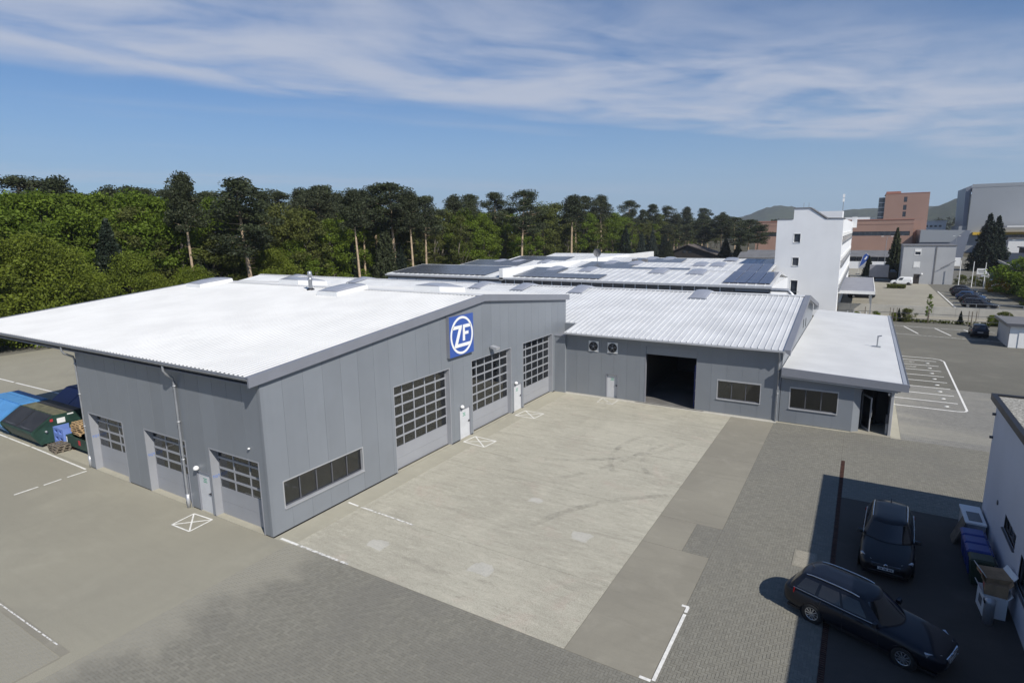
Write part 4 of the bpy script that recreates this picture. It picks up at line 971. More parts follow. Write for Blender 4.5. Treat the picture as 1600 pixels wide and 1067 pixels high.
for z in (3.6, 7.2, 10.8):
    k = 14
    for i in range(k):
        a = Y0+2.5 + (Y1-Y0-5)*i/k; MB().box(X1-.12, X1-.06, a+.1, a+(Y1-Y0-5)/k-.1, z, z+1.55).build('window', MAT['glass_far'], tw); MB().box(X1-.16, X1-.02, a-.1, a+.1, z, z+1.55).build('window_post', MAT['white'], tw)
    MB().box(X1, X1+.22, Y0+2.4, Y1-2.4, z-.12, z).build('sill', MAT['galv'], tw); MB().box(X1, X1+.1, Y0+2.4, Y1-2.4, z+1.0, z+1.55).build('blind_box', MAT['white'], tw)
MB().box(X0, X0+.2, Y0+.2, Y1, 0, TZ).build('wall', MAT['plaster'], tw); MB().box(X0+.2, X1-.2, Y1-.2, Y1, 0, TZ).build('wall', MAT['plaster'], tw)
tr_ = MB().box(X0+.2, X1-.2, Y0+.2, Y1-.2, TZ-.35, TZ-.15).build('roof', MAT['slate'], tw)
MB().prism([(11.6, TZ+.001), (15.9, TZ+.001), (13.7, 15.95), (11.6, 15.95)], 'y', Y0, Y0+6).build('stair_head', MAT['plaster'], tr_)
MB().prism([(11.5, 15.951), (13.74, 15.951), (16.0, TZ+.06), (X1+.12, TZ+.001), (X1+.12, TZ+.12), (16.05, TZ+.18), (13.8, 16.1), (11.5, 16.1)], 'y', Y0-.1, Y0+6.1).build('roof_edge', MAT['slate'], tr_)
MB().box(X0-.05, 11.49, Y0-.06, Y0+.25, TZ+.001, TZ+.1).build('parapet_cap', MAT['slate'], tr_)
MB().box(14.2, 17.6, Y0+12, Y0+18, TZ-.14, 15.75).build('roof_room', MAT['plaster'], tr_)
MB().box(X1-.1, X1+.9, Y1-8, Y1-5, 13.0, 15.4).build('roof_sign', MAT['white'], tr_)
mm = MB(); mm.tube([(17.4, Y0+18, TZ), (17.4, Y0+18, 18.6)], .06, 6); ms = mm.build('antenna_mast', MAT['galv'], tr_)
for z in (17.4, 18.1): MB().box(17.25, 17.55, Y0+17.8, Y0+18.2, z, z+.55).build('antenna', MAT['white'], ms)
for x in (12.6, 13.3): MB().tube([(x, Y0+3, 16.0), (x, Y0+3, 16.9)], .03, 5).build('aerial', MAT['galv'], tr_)
MB().box(11.5, 13.1, Y0-.28, Y0-.25, 3.5, 3.55).build('balcony_rail', MAT['galv'], tw)
# entrance canopy beside the office block
cn = thing('entrance_canopy', 'flat grey felt canopy projecting from the white office block', 'canopy', (20.6, 103, 0))
MB().box(18.24, 23.0, 88.5, 118, 3.25, 3.5).build('roof', MAT['canopy'], cn); mb = MB(); mb.box(18.24, 23.1, 88.38, 88.499, 3.1, 3.56); mb.box(23.001, 23.1, 88.5, 118, 3.1, 3.56); mb.build('fascia', MAT['white'], cn)
for y in (89, 98, 107, 117): MB().box(22.6, 22.75, y, y+.15, 0, 3.25).build('post', MAT['galv'], cn)
# ================================================================ grey house
gh = thing('grey_office_house', 'plain grey three-storey house with two small windows and a thin vertical joint', 'building', (34, 150, 0))
GW = [(31.15, 32.4, 6.55, 8.0), (31.15, 32.4, 3.7, 5.1), (31.4, 32.55, 0, 2.25)]
wall(gh, 'y', 150, -1, 28.95, 38.8, 8.7, GW, 60, MAT['plaster_grey'], 'wall_face', gap=0)
for w_ in GW[:2]:
    reveal(gh, 'y', 150, -1, *w_, .2, MAT['white'], True, .09, proud=.05); window(gh, 'y', 150, -1, w_[0]+.09, w_[1]-.09, w_[2]+.09, w_[3]-.09, 1, .1, MAT['white'], MAT['glass_far'], sill=False)
MB().box(31.26, 32.29, 149.96, 150.02, 7.35, 7.9).build('roller_blind', MAT['white'], gh); MB().box(31.26, 32.29, 149.96, 150.02, 3.85, 5.0).build('roller_blind', MAT['white'], gh)
MB().box(31.4, 32.5, 150.02, 150.1, 0, 2.2).build('door', MAT['house_dark'], gh); MB().lathe([(.001, 0), (.2, .02), (.2, .35), (.001, .4)], (32.9, 149.75, 2.1), n=8).build('wall_lamp', MAT['white'], gh)
MB().box(35.1, 35.3, 149.9, 149.999, .1, 8.5).build('downpipe', MAT['slate'], gh)
MB().tube([(36.2, 149.6, 3.6), (38.9, 149.5, 5.4)], .07, 6).build('stay_pole', MAT['slate'], gh)
for a in ((28.95, 29.05, 150.2, 162), (38.7, 38.8, 150.2, 162), (29.05, 38.7, 161.9, 162)): MB().box(*a, 0, 8.7).build('wall', MAT['plaster_grey'], gh)
MB().box(28.8, 38.95, 149.85, 162.1, 8.7, 8.85).build('roof', MAT['slate'], gh)
MB().box(38.81, 39.9, 150.5, 152, 4.2, 6.0).build('air_unit', MAT['white'], gh)

# ================================================================ pink building with ribbon windows and tower part
pk = thing('pink_clad_building', 'long pink-brown clad building with a dark ribbon window and taller block', 'building', (10, 300, 0))
wall(pk, 'y', 300, -1, -26, 38.6, 16.1, [(-25, 37.5, 9.2, 11.1)], 6.4, MAT['pink'], 'cladding_panel', gap=.08, thick=.3)
for i in range(26): MB().box(-25+2.4*i+.04, -25+2.4*(i+1)-.04, 300.1, 300.16, 9.2, 11.1).build('window', MAT['glass_far'], pk)
MB().box(-26, 38.6, 299.9, 299.99, 14.2, 14.26).build('joint_strip', MAT['pink_dark'], pk); MB().box(-26.1, 38.8, 299.8, 300.4, 16.101, 16.5).build('parapet', MAT['red_roof'], pk)
MB().box(-26, 38.6, 300.5, 340, 16.0, 16.1).build('roof', MAT['slate'], pk); MB().box(38.3, 38.6, 300.4, 340, 0, 16).build('wall', MAT['pink'], pk)
for (x, y, w, h) in ((8, 312, 14, 1.6), (16, 318, 8, 1.2), (4, 310, 5, 1.0)): MB().box(x, x+w, y, y+6, 16.1, 16.1+h).build('roof_room', MAT['white'], pk)
TX0, TX1, TY = 27.3, 44.0, 315
wall(pk, 'y', TY, -1, TX0, TX1, 28.0, [(34.6, 35.9, z, z+2.3) for z in (17.6, 20.6, 24.2)], 40, MAT['pink'], 'cladding_panel', gap=0, thick=.3, z0=16.1)
wall(pk, 'y', TY-.5, -1, 38.62, TX1, 16.1, [], 3, MAT['pink'], 'cladding_panel', gap=.06, thick=.3)
for z in (17.6, 20.6, 24.2): MB().box(34.6, 35.9, TY+.1, TY+.15, z, z+2.3).build('window', MAT['glass_far'], pk)
MB().box(TX0-2.4, TX0-.01, TY+.5, TY+20, 16.1, 26.6).build('glass_corner', MAT['glass_far'], pk)
for z in np.arange(17.5, 26.5, 2.2): MB().box(TX0-2.45, TX0-.01, TY+.4, TY+.499, z, z+.25).build('glass_band', MAT['galv'], pk)
for z in np.arange(2, 26.5, 3.2): MB().box(TX1+.301, TX1+.36, TY+1, TY+24, z, z+1.8).build('window', MAT['glass_far'], pk)
MB().box(TX1, TX1+.3, TY, TY+25, 0, 28).build('wall', MAT['pink'], pk)
MB().box(TX0, TX1+.3, TY-.1, TY+25, 28.0, 28.3).build('roof', MAT['red_roof'], pk); MB().box(TX0+.3, TX0+6, TY+2, TY+10, 28.3, 29.2).build('roof_room', MAT['red_roof'], pk)

# low white workshop range in front of it
lw = thing('low_workshop_range', 'low white workshop range with grey pitched roof and dark window strip', 'building', (8, 205, 0))
for (a, b, c, d) in ((-9, 31, 0, 2.3), (-9, 31, 3.75, 4.0)): MB().box(a, b, 205, 205.2, c, d).build('wall', MAT['plaster'], lw)
for i in range(20): MB().box(-9+2*i+.05, -9+2*i+1.95, 205.06, 205.12, 2.3, 3.75).build('window', MAT['glass_far'], lw)
mb = MB(); mb.prism([(204.3, 3.9), (212, 5.6), (220, 3.9), (220, 3.8), (212, 5.4), (204.3, 3.75)], 'x', -15, 31.5); mb.build('roof', MAT['slate'], lw)
MB().box(20, 23.4, 204.9, 205, .1, 2.2).build('garage_door', MAT['alu'], lw); MB().box(27, 28, 204.9, 205, .8, 2.0).build('window', MAT['glass_far'], lw); MB().box(-14.8, 31, 219, 219.2, 0, 3.8).build('wall', MAT['plaster'], lw)
MB().box(-14.8, -9, 205, 205.2, 0, 3.8).build('wall', MAT['plaster'], lw)

# ================================================================ warehouse
wh = thing('high_bay_warehouse', 'huge grey high-bay warehouse with a sloping profiled side', 'building', (75, 360, 0))
wall(wh, 'y', 355, -1, 63.9, 150, 31.4, [], 7.5, MAT['ware'], 'cladding_panel', gap=.05, thick=.3)
MB().box(63.8, 150, 354.9, 355.5, 31.401, 33.0).build('parapet', MAT['ware'], wh)
MB().prism([(63.85, 13.0), (63.85, 32.6), (61.6, 31.6), (62.0, 13.0)], 'y', 357, 388).build('sloping_side', MAT['ware_side'], wh)
MB().box(60.5, 63.85, 356, 388, 0, 12.99).build('side_base', MAT['ware'], wh)
MB().box(63.9, 150, 355.4, 388, 30.8, 31.4).build('roof', MAT['slate'], wh)
MB().box(66, 90, 352.5, 354.89, 8.6, 9.9).build('yellow_band', MAT['yellow'], wh)
MB().box(78, 150, 340, 352.4, 0, 6.8).build('loading_hall', MAT['white'], wh); MB().box(77.6, 150, 339.5, 352.4, 6.801, 7.4).build('loading_roof', MAT['slate'], wh)
for i in range(8): MB().box(79+3.1*i, 81+3.1*i, 339.9, 339.99, 7.5, 8.6).build('window', MAT['black'], wh)
MB().box(76.5, 120, 338, 352, 12.2, 12.8).build('roof_strip', MAT['white'], wh)
gs = thing('grey_sloped_hall', 'grey hall with slanted dark end wall between pink tower and warehouse', 'building', (50, 290, 0))
MB().prism([(40.8, 0), (40.8, 11.6), (57.6, 11.2), (56.0, 0)], 'y', 290, 320).build('body', MAT['ware_side'], gs)
MB().prism([(40.7, 6.5), (51.5, 6.5), (55.8, 11.3), (40.7, 11.7)], 'y', 289.4, 289.99).build('front_panel', MAT['ware'], gs)
MB().box(42.5, 49, 289.4, 289.9, 1, 4.8).build('window', MAT['glass_far'], gs)
hw_ = thing('white_flat_hall', 'distant white flat-roofed hall just beside the pink tower', 'building', (52, 380, 0))
MB().box(45.5, 57.5, 380, 400, 0, 15.6).build('wall', MAT['white'], hw_)
for i in range(5): MB().box(46.3+2*i, 47.5+2*i, 379.9, 379.99, 12.6, 13.6).build('window', MAT['glass_far'], hw_)
MB().box(45.2, 57.8, 379.7, 400.3, 15.601, 16.0).build('roof', MAT['plaster'], hw_)
# dark carport / bus stand along the road
cp = thing('black_car_shelter', 'long black flat car shelter with pale edge beside the far road', 'shelter', (60, 190, 0))
mb = MB(); mb.prism([(52.0, 165), (66, 165), (75, 262), (58.5, 262)], 'z', 3.0, 3.25); mb.build('roof', MAT['black'], cp)
mb = MB(); mb.prism([(51.7, 164.6), (52.0, 165), (58.5, 262), (58.2, 262)], 'z', 2.7, 3.35); mb.build('fascia', MAT['concrete_wall'], cp)
for k in range(9):
    f = k/8; x = 52.6 + 6.3*f; y = 166 + 94*f; MB().box(x, x+.25, y, y+.25, 0, 3.0).build('post', MAT['trim_dark'], cp)
MB().prism([(65.6, 165.2), (66.0, 165.2), (74.8, 262), (74.4, 262)], 'z', 0, 2.99).build('rear_wall', MAT['black'], cp)
MB().box(58.0, 61.5, 264, 266, 0, 4.2).build('end_block', MAT['white'], cp)
b2 = thing('dark_flat_building', 'dark flat-roofed building behind the black car shelter', 'building', (85, 250, 0))
MB().box(72, 120, 255, 280, 0, 4.6).build('wall', MAT['house_dark'], b2); MB().box(71.5, 120, 254.4, 281, 4.601, 5.0).build('roof', MAT['slate'], b2)
for i in range(6): MB().box(74+4*i, 76.6+4*i, 254.9, 254.99, 1.4, 3.4).build('window', MAT['glass_far'], b2)
# dark timber house and small grey-roofed shed among the trees
dh = thing('timber_house', 'dark timber house with brown gabled roof among the conifers', 'house', (-48, 262, 0))
MB().prism([(-58, 0), (-38, 0), (-38, 2.2), (-49.5, 6.0), (-58, 2.2)], 'y', 262, 276).build('wall', MAT['house_dark'], dh)
MB().prism([(-60, 1.9), (-49.5, 6.3), (-36.4, 1.9), (-36.4, 1.6), (-49.5, 5.99), (-60, 1.6)], 'y', 261, 277).build('roof', MAT['house_roof'], dh)
for x in (-51.6, -48.9): MB().box(x, x+1.4, 261.9, 261.99, 2.4, 3.8).build('window', MAT['glass_far'], dh)
sh = thing('grey_roofed_shed', 'low white shed with shallow grey roof beside the white office block', 'shed', (-8, 190, 0))
MB().box(-14.2, 4, 190, 200, 0, 3.9).build('wall', MAT['plaster'], sh); MB().prism([(189.4, 3.9), (195, 5.5), (200.6, 3.9), (200.6, 3.75), (195, 5.3), (189.4, 3.7)], 'x', -14.6, 4.2).build('roof', MAT['slate'], sh)
# white garage by the near car park
gr = thing('white_garage', 'small white garage with black roof edge at the end of the parking bays', 'garage', (42, 69, 0))
wall(gr, 'y', 66.5, -1, 35.5, 50, 2.45, [], 50, MAT['white'], 'wall_face', gap=0); wall(gr, 'x', 35.5, -1, 66.602, 73, 2.45, [], 50, MAT['plaster_grey'], 'wall_face', gap=0)
MB().box(35.7, 50, 72.9, 73, 0, 2.45).build('wall', MAT['white'], gr)
MB().box(35.2, 50.2, 66.2, 73.3, 2.45, 2.62).build('roof', MAT['slate'], gr); mb = MB(); mb.box(35.1, 35.199, 66.1, 73.4, 2.35, 2.68); mb.box(35.2, 50.2, 66.1, 66.199, 2.35, 2.68); mb.build('roof_edge', MAT['trim_dark'], gr)
mb = MB(); mb.box(36.3, 39.0, 66.44, 66.499, .02, 2.1); mb.build('garage_door', MAT['white'], gr)

# concrete boundary wall in precast panels, railing fence in front
cw = thing('boundary_wall', 'pale precast concrete boundary wall between the two car parks', 'wall', (28, 90.3, 0))
x = 17.4
while x < 56:
    if not (41.6 < x < 43.4): MB().box(x+.01, x+2.63, 90.25, 90.45, 0, 1.45).build('panel', MAT['concrete_wall'], cw)
    x += 2.65
MB().box(41.2, 43.6, 89.9, 90.6, 0, .12).build('yellow_step', MAT['yellow'], cw)
fe = thing('railing_fence', 'thin dark metal railing fence along the planted strip', 'fence', (28, 82.5, 0))
for x in (18.5, 22, 25.4, 29.5, 34.2, 38, 42, 46): MB().box(x-.05, x+.05, 82.4, 82.5, 0, 1.9).build('post', MAT['wood_grey'], fe)
for z in (.55, 1.25): MB().box(18.5, 46, 82.43, 82.47, z, z+.06).build('rail', MAT['trim_dark'], fe)
for x in (25.0, 25.8, 33.8, 34.6): MB().box(x-.04, x+.04, 82.0, 82.08, 0, 2.0).build('tree_stake', MAT['wood_grey'], fe)
f2 = thing('grey_railing', 'light metal railing on top of the concrete boundary wall', 'railing', (40, 90.7, 0))
for x in np.arange(33, 56, 2.6): MB().box(x-.03, x+.03, 90.5, 90.56, 0, 2.1).build('post', MAT['galv'], f2)
for z in (1.5, 2.05): MB().box(33, 55.8, 90.51, 90.55, z, z+.05).build('rail', MAT['galv'], f2)
bn = thing('metal_bench_rack', 'low metal bicycle rack beside the white office block', 'bicycle rack', (21, 85.5, 0))
for k in range(4): MB().tube([(19.8+k*.8, 85.2, 0), (19.8+k*.8, 85.2, .8), (19.8+k*.8, 86.0, .8), (19.8+k*.8, 86, 0)], .04, 6).build('hoop', MAT['galv'], bn)
MB().box(19.6, 22.5, 85.15, 85.2, .05, .12).build('base_rail', MAT['galv'], bn)

# flag poles, car park board, street lamps, beach flag
for i, (x, y) in enumerate(((39.8, 148.7), (41.6, 144.5), (43.1, 140.5))):
    p = thing('flag_pole', ('slim white flag pole closest to the grey house', 'slim white flag pole holding one side of the small white board', 'slim white flag pole nearest the leafy bushes')[i], 'pole', (x, y, 0), group='flag poles at the far car park')
    MB().tube([(x, y, 0), (x, y, 5.4)], [.09, .06], 8).build('shaft', MAT['white'], p); MB().lathe([(.001, .1), (.1, .05), (.1, 0), (.001, -.02)], (x, y, 5.45), n=8).build('cap', MAT['white'], p); MB().box(x-.2, x+.2, y-.2, y+.2, 0, .08).build('base', MAT['galv'], p)
nbd = thing('notice_board', 'small white notice board with two grey lines of print between the poles', 'sign', (42.6, 141.8, 0))
MB().box(41.9, 43.6, 142.0, 142.08, 3.0, 4.2).build('board', MAT['white'], nbd); mb = MB(); mb.box(42.1, 43.4, 141.97, 141.999, 3.7, 3.85); mb.box(42.25, 43.25, 141.97, 141.999, 3.35, 3.48); mb.build('print_lines', MAT['slate'], nbd)
for x in (41.95, 43.55): MB().box(x-.04, x+.04, 142.03, 142.1, 0, 3.0).build('post', MAT['galv'], nbd)
def street_lamp(x, y, h, label, arm=1.2):
    s = thing('street_lamp', label, 'street lamp', (x, y, 0)); MB().tube([(x, y, 0), (x, y, h*.8), (x+.1, y, h)], [.09, .07, .05], 8).build('mast', MAT['galv'], s)
    for sg_ in (-1, 1):
        MB().tube([(x+.1, y, h), (x+.1+sg_*arm, y, h+.15)], .04, 6).build('arm', MAT['galv'], s); MB().box(x+.1+sg_*arm-.3, x+.1+sg_*arm+.3, y-.12, y+.12, h+.1, h+.25).build('lamp_head', MAT['white'], s)
street_lamp(26.4, 190, 10.2, 'twin-headed street lamp in front of the pink building'); street_lamp(58, 215, 8.5, 'street lamp standing by the black car shelter'); street_lamp(48, 240, 9.5, 'street lamp before the grey sloped hall', .8)
bf = thing('beach_flag', 'blue feather flag standing in front of the low white workshop range', 'flag', (20, 178, 0))
MB().tube([(20, 178, 0), (20.1, 178, 2), (20.9, 178, 5.2), (21.6, 178, 5.9), (22.2, 178, 5.4)], .04, 6).build('pole', MAT['white'], bf)
MB().prism([(20.15, 2.0), (20.95, 5.2), (21.6, 5.85), (22.25, 5.4), (22.15, 4.3), (21.3, 3.1)], 'y', 177.98, 178.02).build('cloth', MAT['blue_sign'], bf)
MB().box(19.5, 20.5, 177.5, 178.5, 0, .15).build('base', MAT['trim_dark'], bf); MB().prism([(21.2, 4.2), (21.7, 5.1), (22.0, 5.0), (21.6, 4.1)], 'y', 177.95, 177.979).build('emblem', MAT['sign_white'], bf)

# ================================================================ distant wooded hills
m, t, b = new_mat('wooded_hill'); MAT['hill'] = m; b.inputs['Roughness'].default_value = 1.0; b.inputs['Specular IOR Level'].default_value = .0
n1 = noise(t, coords(t), .02, 6, .7); n2 = noise(t, coords(t), .0035, 4, .6)
t.links.new(mix(t, smooth(t, n1, .35, .65), mix(t, smooth(t, n2, .4, .6), (.022, .031, .021), (.034, .045, .024)), (.048, .060, .030)), b.inputs['Base Color']); bump(t, b, n1, 1.0, 14)
xs, ys_ = np.linspace(-1500, 2200, 220), np.linspace(1250, 3900, 70); XX, YY = np.meshgrid(xs, ys_, indexing='ij')
def gs_(cx, cy, sx, sy, h): return h*np.exp(-((XX-cx)/sx)**2 - ((YY-cy)/sy)**2)
ZZ = gs_(420, 2450, 290, 420, 138) + gs_(1300, 2500, 450, 500, 150) + gs_(-380, 3300, 170, 300, 98) + gs_(-10, 3400, 260, 300, 100) + gs_(-750, 3500, 380, 350, 72) + gs_(330, 3300, 200, 300, 85) - 6
ZZ += rng.normal(0, 2.2, ZZ.shape)*(ZZ > 10)
v = np.stack([XX, YY, ZZ], -1).reshape(-1, 3); ni, nj = XX.shape; ii, jj = np.meshgrid(np.arange(ni-1), np.arange(nj-1), indexing='ij'); q0 = (ii*nj+jj).ravel()
o = fast_mesh('hills', v, np.stack([q0, q0+nj, q0+nj+1, q0+1], 1), None, MAT['hill']); struct(o)
for p in o.data.polygons: p.use_smooth = True
# ================================================================ vehicles
def lerp(a, b, f): return a + (b-a)*f
def make_car(name, label, loc, rz, paint, P, group=None, rails=True, plate=True):
    """car built in its own frame: +x forward, origin on the ground at the middle"""
    t_ = thing(name, label, P.get('cat', 'car'), loc, rz, group)
    L2 = P['L']/2; w = P['W']/2; belt = P['belt']; H = P['H']
    st = P['st']                                           # (x/L2, width factor, top z, bottom z)
    mb = MB(); rings = []
    for (fx, fw, zt, zb) in st:
        x = fx*L2; ww = w*fw; zm = lerp(zb, zt, .55)
        half = [(0, zb), (.78*ww, zb), (.95*ww, zb+.07), (ww, lerp(zb, zt, .35)), (ww*1.0, zm), (.985*ww, lerp(zb, zt, .80)), (.93*ww, zt-.045), (.84*ww, zt), (.42*ww, zt+.022), (0, zt+.03)]
        rings.append([(x, y, z) for y, z in half] + [(x, -y, z) for y, z in half[-2:0:-1]])
    n = len(rings[0]); vs = [p for r_ in rings for p in r_]
    mb.add(vs, [(i*n+k, (i+1)*n+k, (i+1)*n+(k+1) % n, i*n+(k+1) % n) for i in range(len(rings)-1) for k in range(n)], 0, True)
    mb.add(rings[0], [tuple(range(n))], 0, True); mb.add(rings[-1], [tuple(range(n-1, -1, -1))], 0, True)
    body = mb.local('body', MAT[paint], t_)
    md = body.modifiers.new('smooth', 'SUBSURF'); md.levels = 1; md.render_levels = 1
    # cabin
    cb_, ct = P['cab_b'], P['cab_t']                        # (front centre x, front corner x, rear corner x, rear centre x, half width)
    def contour(c, m=9, s_=11):
        fc, fcx, rcx, rc, hw = c; pts = []
        for i in range(m):
            a = -1 + 2*i/(m-1); pts.append((lerp(fc, fcx, abs(a)**2), a*hw))
        for i in range(1, s_):
            f = i/s_; pts.append((lerp(fcx, rcx, f), hw*(1 + .02*math.sin(math.pi*f))))
        for i in range(m):
            a = 1 - 2*i/(m-1); pts.append((lerp(rc, rcx, abs(a)**2), a*hw))
        for i in range(1, s_):
            f = i/s_; pts.append((lerp(rcx, fcx, f), -hw*(1 + .02*math.sin(math.pi*f))))
        return pts
    A, B = contour(cb_), contour(ct); n = len(A); zt = P['rail']
    def ringz(f, bul=.012): return [(lerp(a[0], b_[0], f), lerp(a[1], b_[1], f)*(1+bul*4*f*(1-f)), lerp(belt-.02, zt, f)) for a, b_ in zip(A, B)]
    cx = (ct[0]+ct[3])/2
    rs = [ringz(0), ringz(.33), ringz(.66), ringz(1.0)]
    for k, dz in ((.94, .55), (.70, .90), (.35, 1.0)): rs.append([(cx+(x-cx)*k, y*k, zt+(H-zt)*dz) for x, y, z in rs[3]])
    mb = MB(); mb.add([p for r_ in rs for p in r_], [(i*n+k, i*n+(k+1) % n, (i+1)*n+(k+1) % n, (i+1)*n+k) for i in range(len(rs)-1) for k in range(n)], 0, True)
    mb.add(rs[-1], [tuple(range(n))], 0, True); cab = mb.local('cabin', MAT[paint], t_)
    m9, s9 = 9, 11
    def patch(nm, idx, f0, f1, off=.007, parent=cab):
        mb = MB(); vs = []
        for f in np.linspace(f0, f1, 4):
            r_ = ringz(f)
            for q in idx:
                i0 = int(math.floor(q)); fr = q-i0; a = Vector(r_[i0 % n]); b_ = Vector(r_[(i0+1) % n]); p = a.lerp(b_, fr); tg = (b_-a)
                nr = Vector((tg.y, -tg.x, 0)).normalized(); p = p + (nr + Vector((0, 0, .35)))*off; vs.append(p)
        k = len(idx); mb.add(vs, [(i*k+j, i*k+j+1, (i+1)*k+j+1, (i+1)*k+j) for i in range(3) for j in range(k-1)], 0, True)
        mb.local(nm, MAT['glass_car'], parent)
    patch('windscreen', np.linspace(.45, m9-1.45, 9), .06, .96)
    s0 = m9-1; r0_ = s0+s9; 
    for a, b_ in P['side_win']:
        patch('side_window', np.linspace(s0+a*s9, s0+b_*s9, 6), .16, .88)
        e0 = 2*(m9-1)+s9; patch('side_window', np.linspace(e0+(1-b_)*s9, e0+(1-a)*s9, 6), .16, .88)
    if P.get('rear_win', True): patch('rear_window', np.linspace(r0_+.5, r0_+m9-1.5, 9), .22, .92)
    # wheels
    wr, ax = P['wr'], P['ax']
    for x in ax:
        for sd in (-1, 1):
            y = sd*(w-.005)
            MB().lathe([(.001, 0), (wr+.055, 0), (wr+.055, -.02)], (x, y*1.0+ (.012 if sd > 0 else .008), wr+.01), 'y', 24).local('wheel_arch', MAT['black'], t_)
            tw_ = .20; yo, yi = sd*(w+.016), sd*(w+.016-tw_)
            pr = [(wr-.11, yo-sd*.02), (wr-.02, yo), (wr, yo-sd*.03), (wr, yi), (wr-.11, yi)]
            ty = MB(); ty.lathe([(r, h) for r, h in pr], (x, 0, wr), 'y', 28); wheel = ty.local('wheel', MAT['rubber'], t_)
            rm = MB(); rm.lathe([(wr-.105, yo-sd*.022), (wr-.13, yo-sd*.012), (wr-.13, yo-sd*.06)], (x, 0, wr), 'y', 28)
            for k in range(10):
                a = 2*math.pi*k/10; c_, s_ = math.cos(a), math.sin(a); w1, w2 = .018, .028
                q = lambda r, wd, d: (x + c_*r - s_*wd, yo - sd*d, wr + s_*r + c_*wd)
                rm.add([q(.04, -w1, .02), q(wr-.12, -w2*.7, .016), q(wr-.12, w2*.7, .016), q(.04, w1, .02)], [(0, 1, 2, 3)])
            rm.lathe([(.06, yo-sd*.015), (.001, yo-sd*.012)], (x, 0, wr), 'y', 12); rm.local('rim', MAT['rim'], wheel)
            MB().lathe([(wr-.12, yo-sd*.062), (.001, yo-sd*.062)], (x, 0, wr), 'y', 20).local('brake_disc', MAT['black'], wheel)
    # lamps, grille, plate, bumper strip, mirrors, rails
    zf = st[1][2]
    for sd in (-1, 1):
        fx = L2*P.get('hl', .955); zf = st[1][2]+.02
        MB().hexa([(fx+.03, sd*.46*w/.91, zf-.10), (fx-.30, sd*.83*w/.91, zf-.055), (fx-.34, sd*.80*w/.91, zf-.06), (fx-.05, sd*.45*w/.91, zf-.10)][::sd], [(fx-.03, sd*.48*w/.91, zf+.035), (fx-.34, sd*.86*w/.91, zf+.075), (fx-.40, sd*.80*w/.91, zf+.078), (fx-.14, sd*.48*w/.91, zf+.045)][::sd]).local('headlight', MAT['lamp_clear'], t_)
        rx = -L2*P.get('tl', .955); zr = P.get('tz', .80)
        MB().hexa([(rx+.02, sd*.52*w/.91, zr), (rx+.32, sd*.915*w/.91, zr), (rx+.32, sd*.88*w/.91, zr), (rx+.06, sd*.52*w/.91, zr)][::-sd], [(rx+.03, sd*.52*w/.91, zr+.15), (rx+.34, sd*.905*w/.91, zr+.16), (rx+.34, sd*.86*w/.91, zr+.16), (rx+.08, sd*.52*w/.91, zr+.15)][::-sd]).local('tail_lamp', MAT['red_lamp'], t_)
        mx_ = P['mirror']; MB().hexa([(mx_-.08, sd*(w-.06), belt+.0), (mx_+.07, sd*(w-.03), belt+.0), (mx_+.05, sd*(w+.17), belt+.02), (mx_-.07, sd*(w+.18), belt+.02)][::sd], [(mx_-.08, sd*(w-.05), belt+.12), (mx_+.04, sd*(w-.03), belt+.12), (mx_+.02, sd*(w+.15), belt+.13), (mx_-.07, sd*(w+.16), belt+.14)][::sd]).local('mirror', MAT[paint], t_)
        if rails:
            pts = [(lerp(ct[1]-.15, ct[2]+.1, f), sd*(ct[4]-.03)*(1+.02*math.sin(math.pi*f)), zt+.045+.055*math.sin(math.pi*f)**.5) for f in np.linspace(0, 1, 9)]
            MB().tube(pts, .018, 6).local('roof_rail', MAT['chrome'], t_)
        if P.get('strip'):
            pts = [(cb_[1]-.05, sd*(w*.93), belt+.005), (0, sd*w*.945, belt+.01), (cb_[2]+.15, sd*w*.935, belt+.03)]
            MB().tube(pts, .012, 5).local('window_strip', MAT['chrome'], t_)
            for hx in (.15, -.95): MB().box(hx-.11, hx+.11, sd*w*.985-.012, sd*w*.985+.02*sd, belt-.13, belt-.10).local('door_handle', MAT[paint], t_)
    fx = L2; zf = st[1][2]
    for k in range(3): MB().box(fx-.14, fx-.006+.010*k, -.46, .46, zf-.03-.045*k, zf-.008-.045*k).local('grille_bar', MAT['chrome'], t_)
    MB().lathe([(.07, 0), (.07, .03), (.05, .035), (.001, .035)], (fx-.015, 0, zf-.05), 'x', 18).local('badge', MAT['chrome'], t_)
    MB().box(fx-.12, fx+.006, -.56, .56, .36, .385).local('bumper_strip', MAT['chrome'], t_)
    if plate:
        for s_, xx in ((1, fx+.008), (-1, -fx-.004)):
            z0 = .46 if s_ > 0 else P.get('pz', .70)
            pl = MB(); pl.box(xx-.012, xx+.012, -.26, .26, z0, z0+.11); po = pl.local('number_plate', MAT['plate'], t_)
            g_ = MB(); y = -.19
            for wd in (.05, .05, .0, .04, .05, .0, .05, .04, .05):
                if wd: g_.box(xx+s_*.0122-.0005, xx+s_*.0122+.0005, y, y+wd*.72, z0+.022, z0+.088)
                y += .046
            g_.local('plate_print', MAT['trim_dark'], po)
    MB().tube([(ct[3]+.25, 0, H-.01), (ct[3]+.12, 0, H+.10)], [.02, .008], 5).local('aerial', MAT['black'], t_)
